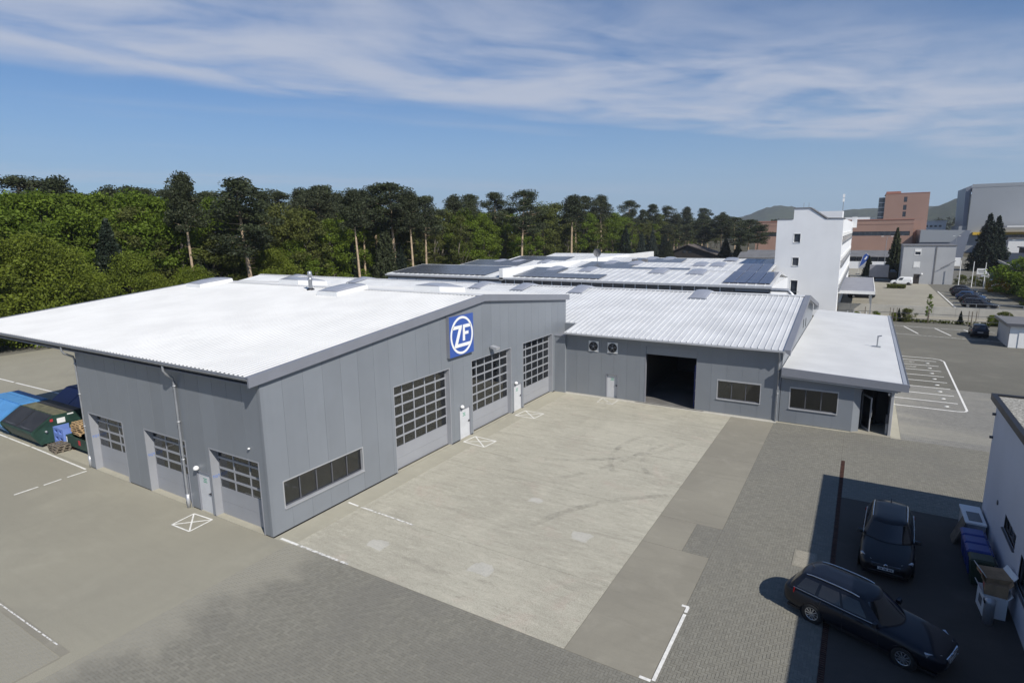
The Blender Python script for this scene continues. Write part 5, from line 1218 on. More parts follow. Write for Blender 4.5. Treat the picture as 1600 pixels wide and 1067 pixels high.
    if P.get('strip'):
        for sd in (-1, 1):
            for sx_, lean in ((.72, -.06), (-.36, -.03), (-1.18, .10)):
                MB().hexa([(sx_, sd*(w-.03), .26), (sx_+.012, sd*(w-.03), .26), (sx_+.012, sd*(w+.003), .26), (sx_, sd*(w+.003), .26)][::sd], [(sx_+lean, sd*(w*.985-.03), belt-.06), (sx_+lean+.012, sd*(w*.985-.03), belt-.06), (sx_+lean+.012, sd*(w*.985+.003), belt-.06), (sx_+lean, sd*(w*.985+.003), belt-.06)][::sd]).local('door_gap', MAT['black'], t_)
    MB().box(L2*-.93, L2*.93, -w*.8, w*.8, .13, .21).local('underbody', MAT['black'], t_)
    return t_
EST = dict(L=4.77, W=1.82, H=1.515, belt=.955, rail=1.44, wr=.325, ax=(1.40, -1.31), mirror=.62, strip=True,
    st=[(1.0, .58, .60, .36), (.985, .78, .68, .25), (.93, .88, .735, .20), (.82, .955, .80, .18), (.62, .99, .87, .18), (.42, 1.0, .925, .18), (.0, 1.0, .95, .18), (-.5, 1.0, .96, .18), (-.8, .985, .98, .20), (-.93, .94, .97, .24), (-.985, .86, .92, .32), (-1.0, .70, .80, .40)],
    cab_b=(1.10, .66, -2.14, -2.30, .845), cab_t=(.36, .12, -1.80, -1.97, .615), side_win=[(.10, .36), (.39, .66), (.70, .93)], tz=.80)
HAT = dict(L=4.0, W=1.72, H=1.47, belt=.94, rail=1.40, wr=.31, ax=(1.22, -1.24), mirror=.62,
    st=[(1.0, .58, .58, .36), (.985, .80, .68, .25), (.92, .90, .76, .20), (.78, .97, .84, .18), (.55, 1.0, .90, .18), (.0, 1.0, .94, .18), (-.5, 1.0, .96, .18), (-.85, .97, .97, .22), (-.96, .92, .93, .28), (-1.0, .80, .80, .38)],
    cab_b=(1.12, .72, -1.70, -1.92, .80), cab_t=(.32, .1, -1.25, -1.42, .60), side_win=[(.10, .48), (.52, .90)], tz=.78, tl=.965, pz=.62)
SED = dict(L=4.55, W=1.78, H=1.45, belt=.93, rail=1.38, wr=.32, ax=(1.35, -1.33), mirror=.55,
    st=[(1.0, .58, .58, .36), (.985, .80, .67, .25), (.92, .90, .74, .20), (.78, .97, .82, .18), (.5, 1.0, .89, .18), (.0, 1.0, .92, .18), (-.5, 1.0, .94, .18), (-.8, .97, .96, .20), (-.95, .92, .94, .28), (-1.0, .80, .82, .38)],
    cab_b=(1.0, .62, -1.45, -1.75, .81), cab_t=(.25, .05, -.85, -1.02, .60), side_win=[(.10, .48), (.52, .90)], tz=.78)
VAN = dict(L=4.25, W=1.83, H=1.82, belt=1.02, rail=1.74, wr=.31, ax=(1.25, -1.36), mirror=.85, cat='van',
    st=[(1.0, .60, .62, .36), (.985, .82, .76, .25), (.92, .92, .88, .20), (.75, .98, .98, .18), (.5, 1.0, 1.03, .18), (.0, 1.0, 1.04, .18), (-.6, 1.0, 1.04, .18), (-.94, .99, 1.04, .22), (-.99, .97, 1.02, .30), (-1.0, .92, .98, .38)],
    cab_b=(1.32, 1.0, -2.05, -2.09, .88), cab_t=(.52, .36, -1.99, -2.03, .78), side_win=[(.07, .34)], rear_win=False, tz=.85)
c1 = make_car('parked_car', 'black estate car in the shade facing the camera with chrome grille', (23.06, 11.75, 0), R(-90-3), 'blackp', EST)
c2 = make_car('parked_car', 'black-blue estate car parked askew with silver roof rail and ten-spoke wheels', (22.30, 5.80, 0), R(-21), 'navy', EST)
dup(c2, label='dark car whose roof just shows at the bottom edge of the picture', loc=(25.3, .72, 0), rz=R(-24), remap={MAT['navy']: MAT['bluep']})
h1 = make_car('parked_car', 'dark blue hatchback parked alone beside the white garage', (33.9, 74.0, 0), R(87), 'navy', HAT, rails=False)
FG = 'cars parked in the far car park'
lab = ('dark estate car closest to the railing in the far row', 'dark car second from the railing in the far row', 'dark blue car in the middle of the far row', 'dark car fourth from the railing in the far row', 'dark car at the far end of the row beside the flag poles')
for i, (y, pm) in enumerate(((104.5, 'navy'), (110.5, 'blackp'), (116.5, 'bluep'), (122.8, 'navy'), (129.0, 'blackp'))):
    if i in (0, 3): dup(c1, label=lab[i], group=FG, loc=(37.9+.15*i, y, 0), rz=R(-22), remap={MAT['blackp']: MAT[pm]})
    else: dup(h1, label=lab[i], group=FG, loc=(37.9+.15*i, y, 0), rz=R(-22), remap={MAT['navy']: MAT[pm]}, scale=1.08)
s1 = make_car('parked_car', 'dark blue saloon half under the grey entrance canopy', (21.3, 113.5, 0), R(8), 'navy', SED, FG, rails=False)
dup(s1, label='silver-blue car behind the saloon under the entrance canopy', group=FG, loc=(21.0, 119.5, 0), rz=R(8), remap={MAT['navy']: MAT['bluep']})
dup(h1, label='dark hatchback furthest along beside the entrance canopy', group=FG, loc=(20.6, 128.5, 0), rz=R(10), remap={MAT['navy']: MAT['blackp']})
vn = make_car('delivery_van', 'white panel van standing before the plain grey house', (29.0, 146.2, 0), R(178), 'whitep', VAN, rails=False)
# dark box truck beside the van
tk = thing('box_truck', 'dark lorry with a blue-grey box body behind the white van', 'truck', (25.0, 156, 0))
MB().box(22.6, 26.6, 154.6, 156.9, 1.0, 3.9).build('box_body', MAT['canopy'], tk); MB().box(26.65, 28.3, 154.7, 156.8, .5, 2.3).build('cab', MAT['blackp'], tk); MB().hexa([(26.8, 154.75, 2.3), (28.28, 154.75, 2.3), (28.28, 156.75, 2.3), (26.8, 156.75, 2.3)], [(26.9, 154.9, 2.95), (27.7, 154.9, 2.95), (27.7, 156.6, 2.95), (26.9, 156.6, 2.95)]).build('cab_roof', MAT['glass_car'], tk)
for x in (23.6, 27.4):
    for y in (154.7, 156.6): MB().lathe([(.001, 0), (.42, 0), (.42, .22), (.001, .22)], (x, y, .42), 'y', 16).build('wheel', MAT['rubber'], tk)
MB().box(22.4, 28, 154.9, 156.6, .6, .98).build('chassis', MAT['black'], tk)
for i, (x, y, rz, pm, l_) in enumerate(((47.6, 172, 80, 'silverp', 'silver car driving on the far road by the black shelter'), (45.2, 150, 70, 'bluep', 'dark car behind the white notice board'), (46.6, 146, 60, 'whitep', 'pale car half hidden behind the yellow bush'))):
    dup(h1, label=l_, group='cars along the far road', loc=(x, y, 0), rz=R(rz), remap={MAT['navy']: MAT[pm]})

# ================================================================ waste containers under the canopy
def container(name, label, x0, x1, y0, body, lid, lid2, zt=1.92):
    c = thing(name, label, 'waste container', ((x0+x1)/2, y0+1.4, 0.013))
    prof = [(y0+.45, .22), (y0, .95), (y0, 1.12), (y0+1.22, zt), (y0+2.9, zt), (y0+3.6, 1.2), (y0+3.3, .22)]
    MB().prism(prof, 'x', x0, x1).build('body', MAT[body], c)
    for x in (x0-.03, x1-.03): MB().prism([(y0+.40, .20), (y0-.04, .95), (y0-.04, 1.14), (y0+1.2, zt+.03), (y0+1.36, zt+.03), (y0+.12, 1.10), (y0+.12, .95), (y0+.55, .20)], 'x', x, x+.06).build('side_rib', MAT[body], c)
    xm = (x0+x1)/2
    for a, b in ((x0+.05, xm-.04), (xm+.04, x1-.05)):
        f = Vector((0, 1.22, zt-1.12)).normalized(); nv = Vector((0, -f.z, f.y))*.05; p0 = Vector((0, y0+.04, 1.15)); p1 = Vector((0, y0+1.2, zt))
        q = [p0, p1, p1+nv, p0+nv]
        MB().prism([(v_.y, v_.z) for v_ in q], 'x', a, b).build('front_lid', MAT[lid], c)
        MB().tube([(a+.3, p0.y+.1, 1.25), ((a+b)/2, p0.y+.06, 1.24), (b-.3, p0.y+.1, 1.25)], .025, 6).build('lid_handle', MAT['trim_dark'], c)
        MB().box(a, b, y0+1.28, y0+2.05, zt+.001, zt+.06).build('top_lid', MAT[lid2], c); MB().box(a, b, y0+2.1, y0+2.85, zt+.001, zt+.05).build('top_lid', MAT[lid], c)
    for x in (x0+.4, x1-.5): 
        for y in (y0+.6, y0+2.9): MB().box(x, x+.16, y, y+.25, .013, .24).build('skid', MAT['rust'], c)
    for y in (y0+.75, y0+2.4): MB().lathe([(.07, 0), (.07, .12), (.001, .12)], (x1, y, 1.0), 'x', 10).build('lifting_pin', MAT['galv'], c)
    return c
gc = container('waste_container', 'dark green lidded waste container with white labels on its end', -27.1, -22.5, -.42, 'green_bin', 'black_lid', 'olive_lid')
mb = MB(); mb.box(-22.499, -22.49, 1.0, 1.45, 1.35, 1.68); mb.build('label_plate', MAT['white'], gc); MB().box(-22.499, -22.49, 1.1, 1.5, 1.12, 1.22).build('label_plate', MAT['white'], gc); MB().box(-22.499, -22.49, 1.6, 1.95, 1.78, 1.86).build('label_plate', MAT['white'], gc); MB().box(-22.499, -22.49, .62, .78, 1.55, 1.72).build('label_plate', MAT['red'], gc)
container('waste_container', 'light blue lidded waste container next to the dark green one', -32.2, -27.5, -.42, 'blue_bin', 'blue_bin', 'blue_bin')
container('waste_container', 'navy blue waste container in the canopy shade behind the others', -29.8, -24.6, 3.4, 'navy_bin', 'navy_bin', 'navy_bin', 2.0)
container('waste_container', 'dark navy container against the hall wall behind the downpipe', -23.8, -18.2, 6.0, 'navy_bin', 'navy_bin', 'navy_bin', 2.05)
sk = thing('open_skip', 'small open dark green skip loaded with broken pallets by the downpipe', 'skip', (-19.2, 1.3, .013))
mb = MB(); x0, x1, y0, y1 = -20.9, -17.6, .75, 2.1
for (a, b, c, d) in ((x0, x1, y0, y0+.08), (x0, x1, y1-.08, y1)): mb.box(a, b, c, d, .3, .95)
mb.box(x0, x0+.08, y0+.081, y1-.081, .3, .95); mb.box(x1-.08, x1, y0+.081, y1-.081, .3, .95); mb.box(x0+.081, x1-.081, y0+.081, y1-.081, .3, .38); mb.build('body', MAT['green_bin'], sk)
for x in (x0+.3, x1-.6): MB().box(x, x+.3, y0+.1, y1-.1, .013, .299).build('foot', MAT['rust'], sk)
MB().box(-19.3, -19.05, .735, .749, .55, .85).build('warning_plate', MAT['red'], sk); MB().box(-20.85, -20.75, .735, .749, .5, .85).build('warning_plate', MAT['white'], sk)
def pallet_proto():
    t_ = thing('wooden_pallet', 'x', 'pallet', (0, 0, -50)); d = MAT['wood']
    for y in (-.35, -.175, 0, .175, .35): MB().box(-.6, .6, y-.055, y+.055, .122, .144).local('board', d, t_)
    for x in (-.55, 0, .55):
        MB().box(x-.05, x+.05, -.4, .4, .10, .1215).local('stringer', d, t_)
        for y in (-.35, 0, .35): MB().box(x-.05, x+.05, y-.05, y+.05, .022, .0995).local('block', d, t_)
    for y in (-.35, 0, .35): MB().box(-.6, .6, y-.05, y+.05, .0, .0215).local('runner', d, t_)
    return t_
pp = pallet_proto(); words_ = ('lowest', 'second', 'third', 'fourth', 'topmost')
for k in range(5):
    o = pp if k == 0 else dup(pp)
    o.location = (-20.1 + .03*((k*7) % 3-1), 1.4 + .02*((k*5) % 3), .98 + k*.146); o.rotation_euler = (0, 0, R(4*((k*3) % 4)-4))
    tag(o, '%s pale pallet in the stack on the open green skip' % words_[k], 'pallet', 'pallets by the waste containers')
for k in range(3):
    dup(pp, label='%s grey weathered pallet in the low stack beside the blue crate' % ('bottom', 'middle', 'upper')[k], group='pallets by the waste containers', loc=(-21.0, .35+.02*k, .015 + k*.146), rz=R(-6+5*k), remap={MAT['wood']: MAT['wood_grey']})
dup(pp, label='broken pallet lying tilted inside the open green skip', group='pallets by the waste containers', loc=(-18.6, 1.4, .55), rz=R(20)).rotation_euler = (R(12), R(14), R(20))
cr = thing('plastic_crate', 'blue plastic pallet box with square openings beside the green container', 'crate', (-21.9, .9, .013))
mb = MB(); y0, y1 = .72, .84; X = [-22.55, -22.35, -21.95, -21.75, -21.35, -21.15]
for a, b in ((0, 1), (2, 3), (4, 5)): mb.box(X[a], X[b], y0, y1, .02, 1.22)
for (z0, z1) in ((.02, .35), (.62, .85), (1.08, 1.22)): mb.box(X[1], X[2], y0, y1, z0, z1); mb.box(X[3], X[4], y0, y1, z0, z1)
mb.build('front', MAT['blue_plastic'], cr); MB().box(-22.55, -21.15, .841, 1.6, .02, .14).build('base', MAT['blue_plastic'], cr); MB().box(-22.55, -22.47, .841, 1.6, .141, 1.22).build('side', MAT['blue_plastic'], cr); MB().box(-21.23, -21.15, .841, 1.6, .141, 1.22).build('side', MAT['blue_plastic'], cr)

# ================================================================ bins and boxes by the near wall
def wheelie(x, y, rz, body, label):
    t_ = thing('wheelie_bin', label, 'bin', (x, y, 0), rz, 'wheelie bins by the rendered wall')
    MB().hexa([(-.24, -.27, .06), (.24, -.27, .06), (.24, .22, .06), (-.24, .22, .06)], [(-.29, -.36, .98), (.29, -.36, .98), (.29, .32, .98), (-.29, .32, .98)]).local('body', MAT[body], t_)
    MB().hexa([(-.31, -.40, .982), (.31, -.40, .982), (.31, .36, .982), (-.31, .36, .982)], [(-.26, -.34, 1.07), (.26, -.34, 1.07), (.26, .32, 1.09), (-.26, .32, 1.09)]).local('lid', MAT[body], t_)
    MB().tube([(-.28, .40, .99), (.28, .40, .99)], .025, 8).local('handle', MAT[body], t_)
    for s_ in (-1, 1): MB().lathe([(.001, 0), (.10, 0), (.10, .05), (.001, .05)], (s_*.25-.025, .25, .10), 'x', 14).local('wheel', MAT['rubber'], t_)
    return t_
for i, y in enumerate((13.1, 12.4, 11.7)): wheelie(25.95, y, R(-90), 'bin_blue', ('blue wheelie bin furthest along the rendered wall', 'middle blue wheelie bin of the three by the wall', 'blue wheelie bin next to the dark green bin')[i])
wheelie(25.95, 10.95, R(-90), 'bin_green', 'dark green wheelie bin beside the stacked cartons')
gb = thing('grey_service_box', 'long pale grey box standing against the rendered wall behind the bins', 'box', (26.2, 15.0, 0))
MB().box(25.85, 26.5, 14.1, 15.9, 0.05, .95).build('body', MAT['alu'], gb); MB().box(25.8, 26.52, 14.05, 15.95, .951, 1.02).build('lid', MAT['white'], gb); MB().box(25.95, 26.4, 14.3, 15.2, 1.021, 1.04).build('vent_panel', MAT['trim_dark'], gb)
wp = thing('leaning_board', 'pale board leaning beside the grey box', 'board', (25.6, 14.4, 0)); MB().hexa([(25.45, 13.9, .0), (25.5, 13.9, .0), (25.5, 14.7, .0), (25.45, 14.7, .0)], [(25.78, 13.9, 1.0), (25.83, 13.9, 1.0), (25.83, 14.7, 1.0), (25.78, 14.7, 1.0)]).build('panel', MAT['wood_grey'], wp); MB().box(25.62, 25.66, 14.2, 14.4, .45, .5).build('batten', MAT['wood_grey'], wp)
for nm, lb_, (x0, x1, y0, y1, z0, z1), mt, rot in (('carton', 'large white printed carton standing under the brown boxes', (25.72, 26.35, 8.7, 9.6, 0, .75), 'white', 4), ('carton', 'brown cardboard box on the white carton', (25.78, 26.4, 8.8, 9.6, .752, 1.15), 'card', -5), ('carton', 'flattened open carton on top of the box pile', (25.7, 26.45, 9.0, 9.85, 1.152, 1.3), 'card', 11)):
    c = thing(nm, lb_, 'box', ((x0+x1)/2, (y0+y1)/2, z0), R(rot), 'cartons by the rendered wall'); w, d = (x1-x0)/2, (y1-y0)/2
    MB().box(-w, w, -d, d, 0, z1-z0).local('body', MAT[mt], c)
    for s_ in (-1, 1): MB().hexa([(s_*w, -d, z1-z0), (s_*(w+.02), -d, z1-z0), (s_*(w+.02), d, z1-z0), (s_*w, d, z1-z0)][::s_], [(s_*(w+.10), -d, z1-z0+.16), (s_*(w+.12), -d, z1-z0+.16), (s_*(w+.12), d, z1-z0+.16), (s_*(w+.10), d, z1-z0+.16)][::s_]).local('flap', MAT['white' if rot == 11 else mt], c)
    MB().box(-w-.002, -w-.0005, -d*.5, d*.4, (z1-z0)*.3, (z1-z0)*.7).local('print', MAT['slate' if mt == 'white' else 'red'], c)
ab = thing('ash_bin', 'small grey stand-up ash bin in front of the cartons', 'bin', (25.85, 8.35, 0)); MB().lathe([(.001, 0), (.15, .0), (.15, .7), (.16, .72), (.16, .85), (.05, .9), (.001, .9)], (25.85, 8.35, 0), n=14).build('body', MAT['alu'], ab); MB().box(25.68, 25.71, 8.25, 8.45, .72, .82).build('slot', MAT['black'], ab)
# timber posts at the edge of the verge, far left
for i, (x, y) in enumerate(((-64.2, 10.2), (-64.6, 11.6))):
    p = thing('timber_post', ('thick timber post standing at the edge of the grass verge', 'short dark stump beside the timber post')[i], 'post', (x, y, 0)); h = 3.2 if i == 0 else .9
    MB().tube([(x, y, -.05), (x+.05, y, h*.6), (x+.02, y, h)], [.16, .14, .12], 9).build('shaft', MAT['wood_grey' if i else 'wood'], p); MB().lathe([(.13, 0), (.14, .04), (.001, .06)], (x+.02, y, h), n=9).build('cap', MAT['wood_grey'], p)
lg = thing('white_pipe', 'white pipe lying on the ground by the grass verge', 'pipe', (-62.5, 17, .12)); MB().tube([(-65, 16.0, .15), (-60, 20.4, .15)], .16, 8).build('shaft', MAT['white'], lg); MB().tube([(-65.3, 15.7, .15), (-65, 16.0, .15)], .2, 8).build('socket', MAT['white'], lg)
# ================================================================ vegetation
def leaf_quads(c, size, rg, aspect=.62, flat=.0):
    """one small leaf spray (rhombus) at each point of c"""
    n = len(c); nr = rg.normal(size=(n, 3)); nr[:, 2] = nr[:, 2]*(1-flat) + flat*1.5*np.sign(rg.random(n)-.15); nr /= np.linalg.norm(nr, axis=1)[:, None]
    a = rg.normal(size=(n, 3)); e1 = np.cross(nr, a); e1 /= np.linalg.norm(e1, axis=1)[:, None]; e2 = np.cross(nr, e1)
    s = (size*(.65 + .7*rg.random(n)))[:, None] if np.isscalar(size) else size[:, None]
    v = np.stack([c - e1*s*.5, c - e2*s*aspect*.5, c + e1*s*.5, c + e2*s*aspect*.5], 1)
    return v
def cloud(centers, radii, counts, rg, shell=.55):
    P, T = [], []
    for c, r, k in zip(centers, radii, counts):
        d = rg.normal(size=(k, 3)); d /= np.linalg.norm(d, axis=1)[:, None]
        P.append(np.asarray(c) + d*np.asarray(r)*(rg.random(k)**shell)[:, None]); T.append(np.clip(rg.normal(.5, .2) + rg.normal(0, .22, k), 0, 1))
    return np.concatenate(P), np.concatenate(T)
def crown_mesh(name, P, T, size, mat, rg, aspect=.62, flat=0.0):
    v = leaf_quads(P, size, rg, aspect, flat); n = len(P)
    o = fast_mesh(name, v.reshape(-1, 3), np.arange(n*4).reshape(n, 4), T, mat); me = o.data; bpy.data.objects.remove(o); return me
def broadleaf(seed, h, rad, low=.12, ncl=70, per=190, size=.37):
    rg = np.random.default_rng(seed); C_, R_, K_ = [], [], []; mb = MB()
    pts = [(rg.normal(0, .12)*i, rg.normal(0, .12)*i, h*.8*i/5) for i in range(6)]
    mb.tube(pts, [.26*h/18*(1-.15*i) + .03 for i in range(6)], 7)
    for i in range(ncl):
        f = rg.random()**.8; z = h*(low + (1-low)*f); prof = math.sin(math.pi*min(1, (.14+.86*f))**.85)**.6
        a = rg.random()*2*math.pi; rr = rad*prof*(.35 + .65*rg.random()**.5)*(1 + .18*math.sin(3*a+seed))
        c = (rr*math.cos(a), rr*math.sin(a), min(z, h-.4)); s = rg.uniform(.85, 1.75)*rad/4.2
        C_.append(c); R_.append((s*1.1, s*1.1, s*.75)); K_.append(int(per*(.6+.8*rg.random())))
        if i % 6 == 0: 
            b0 = pts[min(4, int(f*4.5))]; mb.tube([b0, (c[0]*.5, c[1]*.5, (b0[2]+c[2])/2+.4), c], [.10, .06, .02], 5)
    P, T = cloud(C_, R_, K_, rg); return mb, P, T, size, rg
def pine(seed, h, crown=.42, ncl=26, per=230, spread=2.6):
    rg = np.random.default_rng(seed); C_, R_, K_ = [], [], []; mb = MB()
    bx, by = rg.normal(0, .5), rg.normal(0, .5)
    tp = lambda f: (bx*math.sin(f*2.2)*f, by*math.sin(f*2.6)*f, h*.97*f)
    mb.tube([tp(f) for f in np.linspace(0, 1, 9)], [.27*(1-.8*f)+.03 for f in np.linspace(0, 1, 9)], 8)
    for i in range(ncl):
        f = 1 - crown*(i+.3)/ncl; g_ = (1-f)/crown; a = i*2.4 + rg.normal(0, .5); b0 = tp(f)
        rr = spread*((.12 + 1.05*math.sin(math.pi*min(1, .03+.72*g_))**.9) if seed % 2 else (.25 + 1.0*math.sin(math.pi*min(1, .12+.70*g_))))*rg.uniform(.35, 1.25)
        c = (b0[0]+rr*math.cos(a), b0[1]+rr*math.sin(a), b0[2]+rr*.22+rg.normal(0, .25))
        mb.tube([b0, (b0[0]+rr*.5*math.cos(a), b0[1]+rr*.5*math.sin(a), b0[2]+rr*.05), c], [.075, .05, .015], 5)
        s = rg.uniform(1.0, 1.7); C_.append(c); R_.append((s*1.12, s*1.12, s*.72)); K_.append(int(per*rg.uniform(.8, 1.4)))
        if rg.random() < .6: C_.append((b0[0]+rr*.55*math.cos(a+.4), b0[1]+rr*.55*math.sin(a+.4), b0[2]+rr*.15+.3)); R_.append((s, s, s*.5)); K_.append(int(per*.6))
    C_.append(tp(1)); R_.append((1.1, 1.1, .7)); K_.append(per)
    for i in range(6):
        f = rg.uniform(.35, 1-crown); a = rg.random()*6.28; b0 = tp(f); mb.tube([b0, (b0[0]+math.cos(a)*1.1, b0[1]+math.sin(a)*1.1, b0[2]+.2)], [.04, .01], 4)
    P, T = cloud(C_, R_, K_, rg, .5); return mb, P, T, .42, rg
def spruce(seed, h, rad, tiers=30):
    rg = np.random.default_rng(seed); mb = MB(); mb.tube([(0, 0, 0), (0, 0, h*.5), (0, 0, h)], [.22, .13, .02], 7); P, T = [], []
    for i in range(tiers):
        f = i/tiers; z = h*(.05+.95*f); L_ = rad*(1-f)**.85*rg.uniform(.85, 1.1)+.15; nb = max(5, int(13*(1-f)+4))
        for k in range(nb):
            a = 2*math.pi*(k+rg.random()*.6)/nb; m_ = int(26+85*(1-f)); q = rg.random(m_)**.7; ln = L_*rg.uniform(.75, 1.1)
            w = (rg.random(m_)-.5)*.75*ln*(1-q)*.9; x = ln*q
            P.append(np.stack([math.cos(a)*x - math.sin(a)*w, math.sin(a)*x + math.cos(a)*w, z - .30*x*(1-.3*q) + rg.normal(0, .20, m_)], 1)); T.append(np.clip(.3+.5*q+rg.normal(0, .15, m_), 0, 1))
    return mb, np.concatenate(P), np.concatenate(T), .42, rg
PROT = {}
def proto(key, gen, mat, trunk, aspect=.62, flat=.0):
    mb, P, T, size, rg = gen
    PROT[key] = (mb.mesh('trunk', MAT[trunk]), crown_mesh('crown', P, T, size, MAT[mat], rg, aspect, flat), max(p[2] for p in mb.v))
for i in range(5): proto(('deci', i), broadleaf(20+i, 18, 4.4+.3*(i % 3), .10, 80, 200, .36), ('leaf', 'leaf', 'leaf_d', 'leaf', 'leaf_d')[i], 'trunk_grey')
for i in range(3): proto(('decy', i), broadleaf(40+i, 13, 5.2, .05, 105, 200, .32), 'leaf_y', 'trunk_grey')
for i in range(3): proto(('slim', i), broadleaf(60+i, 17, 2.5, .25, 50, 110, .34), ('leaf', 'leaf_d', 'leaf_d')[i], 'trunk_grey')
for i in range(6): proto(('pine', i), pine(80+i, 24, (.42, .36, .5, .40, .55, .34)[i], 26+2*(i % 3), 240, (2.6, 2.2, 3.0, 2.5, 2.7, 2.0)[i]), 'needle', 'trunk_pine', .4, .25)
for i in range(3): proto(('spruce', i), spruce(100+i, 15, 3.3), ('needle_d', 'needle', 'needle_b')[i], 'trunk_grey', .45, .2)
for i in range(3): proto(('bush', i), broadleaf(120+i, 4.5, 2.3, .02, 46, 110, .24), ('leaf', 'leaf_y', 'leaf_d')[i], 'trunk_grey')
proto(('yellow', 0), broadleaf(130, 3.0, 2.0, .02, 40, 110, .22), 'forsythia', 'trunk_grey')
NH = {'deci': 18, 'decy': 13, 'slim': 17, 'pine': 24.3, 'spruce': 15, 'bush': 4.5, 'yellow': 3.0}
def plant(key, x, y, h, label, cat='tree', group=None, name=None, wide=1.0, rz=None):
    t_, c_, _ = PROT[key]; s = h/NH[key[0]]
    o = thing(name or {'deci': 'broadleaf_tree', 'decy': 'broadleaf_tree', 'slim': 'broadleaf_tree', 'pine': 'pine_tree', 'spruce': 'spruce_tree', 'bush': 'shrub', 'yellow': 'shrub'}[key[0]], label, cat, (x, y, -.05), random.random()*6.28 if rz is None else rz, group)
    o.scale = (s*wide, s*wide, s); link('trunk', t_, o); link('crown', c_, o); return o
TENS = {2: 'twenty', 3: 'thirty', 4: 'forty', 5: 'fifty', 6: 'sixty'}
ORD = 'first second third fourth fifth sixth seventh eighth ninth tenth eleventh twelfth thirteenth fourteenth fifteenth sixteenth seventeenth eighteenth nineteenth twentieth twenty-first twenty-second twenty-third twenty-fourth twenty-fifth twenty-sixth twenty-seventh twenty-eighth twenty-ninth thirtieth thirty-first thirty-second thirty-third thirty-fourth thirty-fifth'.split()
for k in range(36, 71): ORD.append(({4: 'fortieth', 5: 'fiftieth', 6: 'sixtieth', 7: 'seventieth'}[k//10]) if k % 10 == 0 else TENS[k//10] + '-' + ORD[k % 10 - 1])
PINES = [(-92.0, 25.6, 22.8), (-90.0, 29.7, 22.7), (-95.0, 35.8, 21.1), (-92.0, 38.5, 21.9), (-90.0, 40.6, 22.1), (-96.0, 47.0, 22.3), (-90.0, 46.8, 22.0), (-66.0, 36.9, 22.4), (-84.0, 51.1, 21.5), (-90.0, 59.4, 21.7), (-63.5, 44.9, 22.2), (-86.0, 65.4, 22.1), (-84.0, 67.9, 22.4), (-90.0, 78.1, 23.5), (-82.0, 75.3, 24.0), (-88.0, 85.7, 23.2), (-63.5, 68.7, 21.8), (-84.0, 95.5, 25.1), (-67.0, 83.0, 24.3), (-63.0, 84.2, 21.8), (-63.5, 89.2, 21.5), (-80.0, 121.9, 23.7), (-80.0, 131.4, 24.5), (-78.0, 141.3, 25.4), (-64.0, 133.1, 24.9), (-68.0, 175.4, 25.5), (-76.0, 203.6, 27.2), (-74.0, 217.8, 27.8), (-76.0, 257.5, 27.3), (-76.0, 289.6, 26.6), (-76.0, 322.2, 26.3), (-76.0, 362.7, 27.1), (-76.0, 408.6, 28.0), (-74.0, 453.9, 25.9)]
WIDE = {0: 1.7, 1: 1.3, 7: 1.0, 10: 1.7, 18: 1.5, 16: 1.1, 24: 1.35, 25: 1.5}
for i, (x, y, h) in enumerate(PINES):
    plant(('pine', (i*5+2) % 6 if i not in (7, 10, 16, 18) else {7: 1, 10: 4, 16: 5, 18: 0}[i]), x, y, h, 'tall Scots pine in the forest skyline, %s counting from the waste container end' % ORD[i], 'tree', 'pines along the forest edge', wide=WIDE.get(i, 1.2))
DECI = [(-78.0, 19.6, 18.8), (-76.0, 22.4, 19.0), (-78.0, 27.0, 18.9), (-84.0, 33.1, 19.6), (-76.0, 34.4, 19.6), (-72.0, 35.5, 18.6), (-74.0, 39.5, 18.2), (-78.0, 48.6, 19.3), (-70.0, 56.9, 18.2), (-76.0, 64.8, 17.7), (-70.0, 67.8, 15.7), (-76.0, 78.8, 18.0), (-78.0, 88.2, 19.4), (-76.0, 97.7, 17.6), (-78.0, 114.4, 18.8), (-74.0, 119.2, 19.2), (-72.0, 124.7, 18.0), (-76.0, 144.3, 19.1), (-74.0, 163.9, 22.4), (-78.0, 182.9, 22.7), (-72.0, 199.6, 19.4), (-72.0, 225.3, 20.1), (-76.0, 249.4, 18.9), (-78.0, 282.9, 19.4), (-76.0, 303.5, 21.0)]
for i, (x, y, h) in enumerate(DECI):
    plant(('deci', (i*3) % 5 if i > 7 else (0, 1, 3, 0, 1, 3, 1, 0)[i]), x, y, h, 'spring-green broadleaf tree of the forest edge, %s from the waste container end' % ORD[i], 'tree', 'broadleaf trees along the forest edge', wide=1.15)
for i, (x, y, h) in enumerate([(-66.0, 10.8, 14.1), (-66.0, 16.6, 13.1), (-64.0, 19.5, 11.3), (-65.0, 27.4, 10.5), (-63.0, 29.1, 7.9), (-66.0, 36.7, 8.2), (-66.0, 50.4, 10.7)]):
    plant(('decy', i % 3), x, y, h, 'low yellow-green broadleaf tree just behind the hall roof edge, %s from the containers' % ORD[i], 'tree', 'yellow-green trees at the forest front')
for i, (x, y, h) in enumerate([(-68.0, 26.5, 15.6), (-67.0, 38.3, 10.1), (-70.0, 42.5, 10.4), (-66.0, 55.8, 9.4), (-68.0, 71.4, 11.3), (-68.0, 81.1, 15.8), (-66.0, 83.5, 11.0), (-60.0, 177.9, 7.7), (-66.0, 224.8, 15.2), (-62.0, 233.7, 12.4), (-66.0, 261.4, 13.5)]):
    plant(('spruce', 2 if i in (9, 10) else i % 2), x, y, h, 'dark spruce standing in front of the forest, %s from the containers' % ORD[i], 'tree', 'spruces in front of the forest', wide=1.15)
rr = random.Random(5)
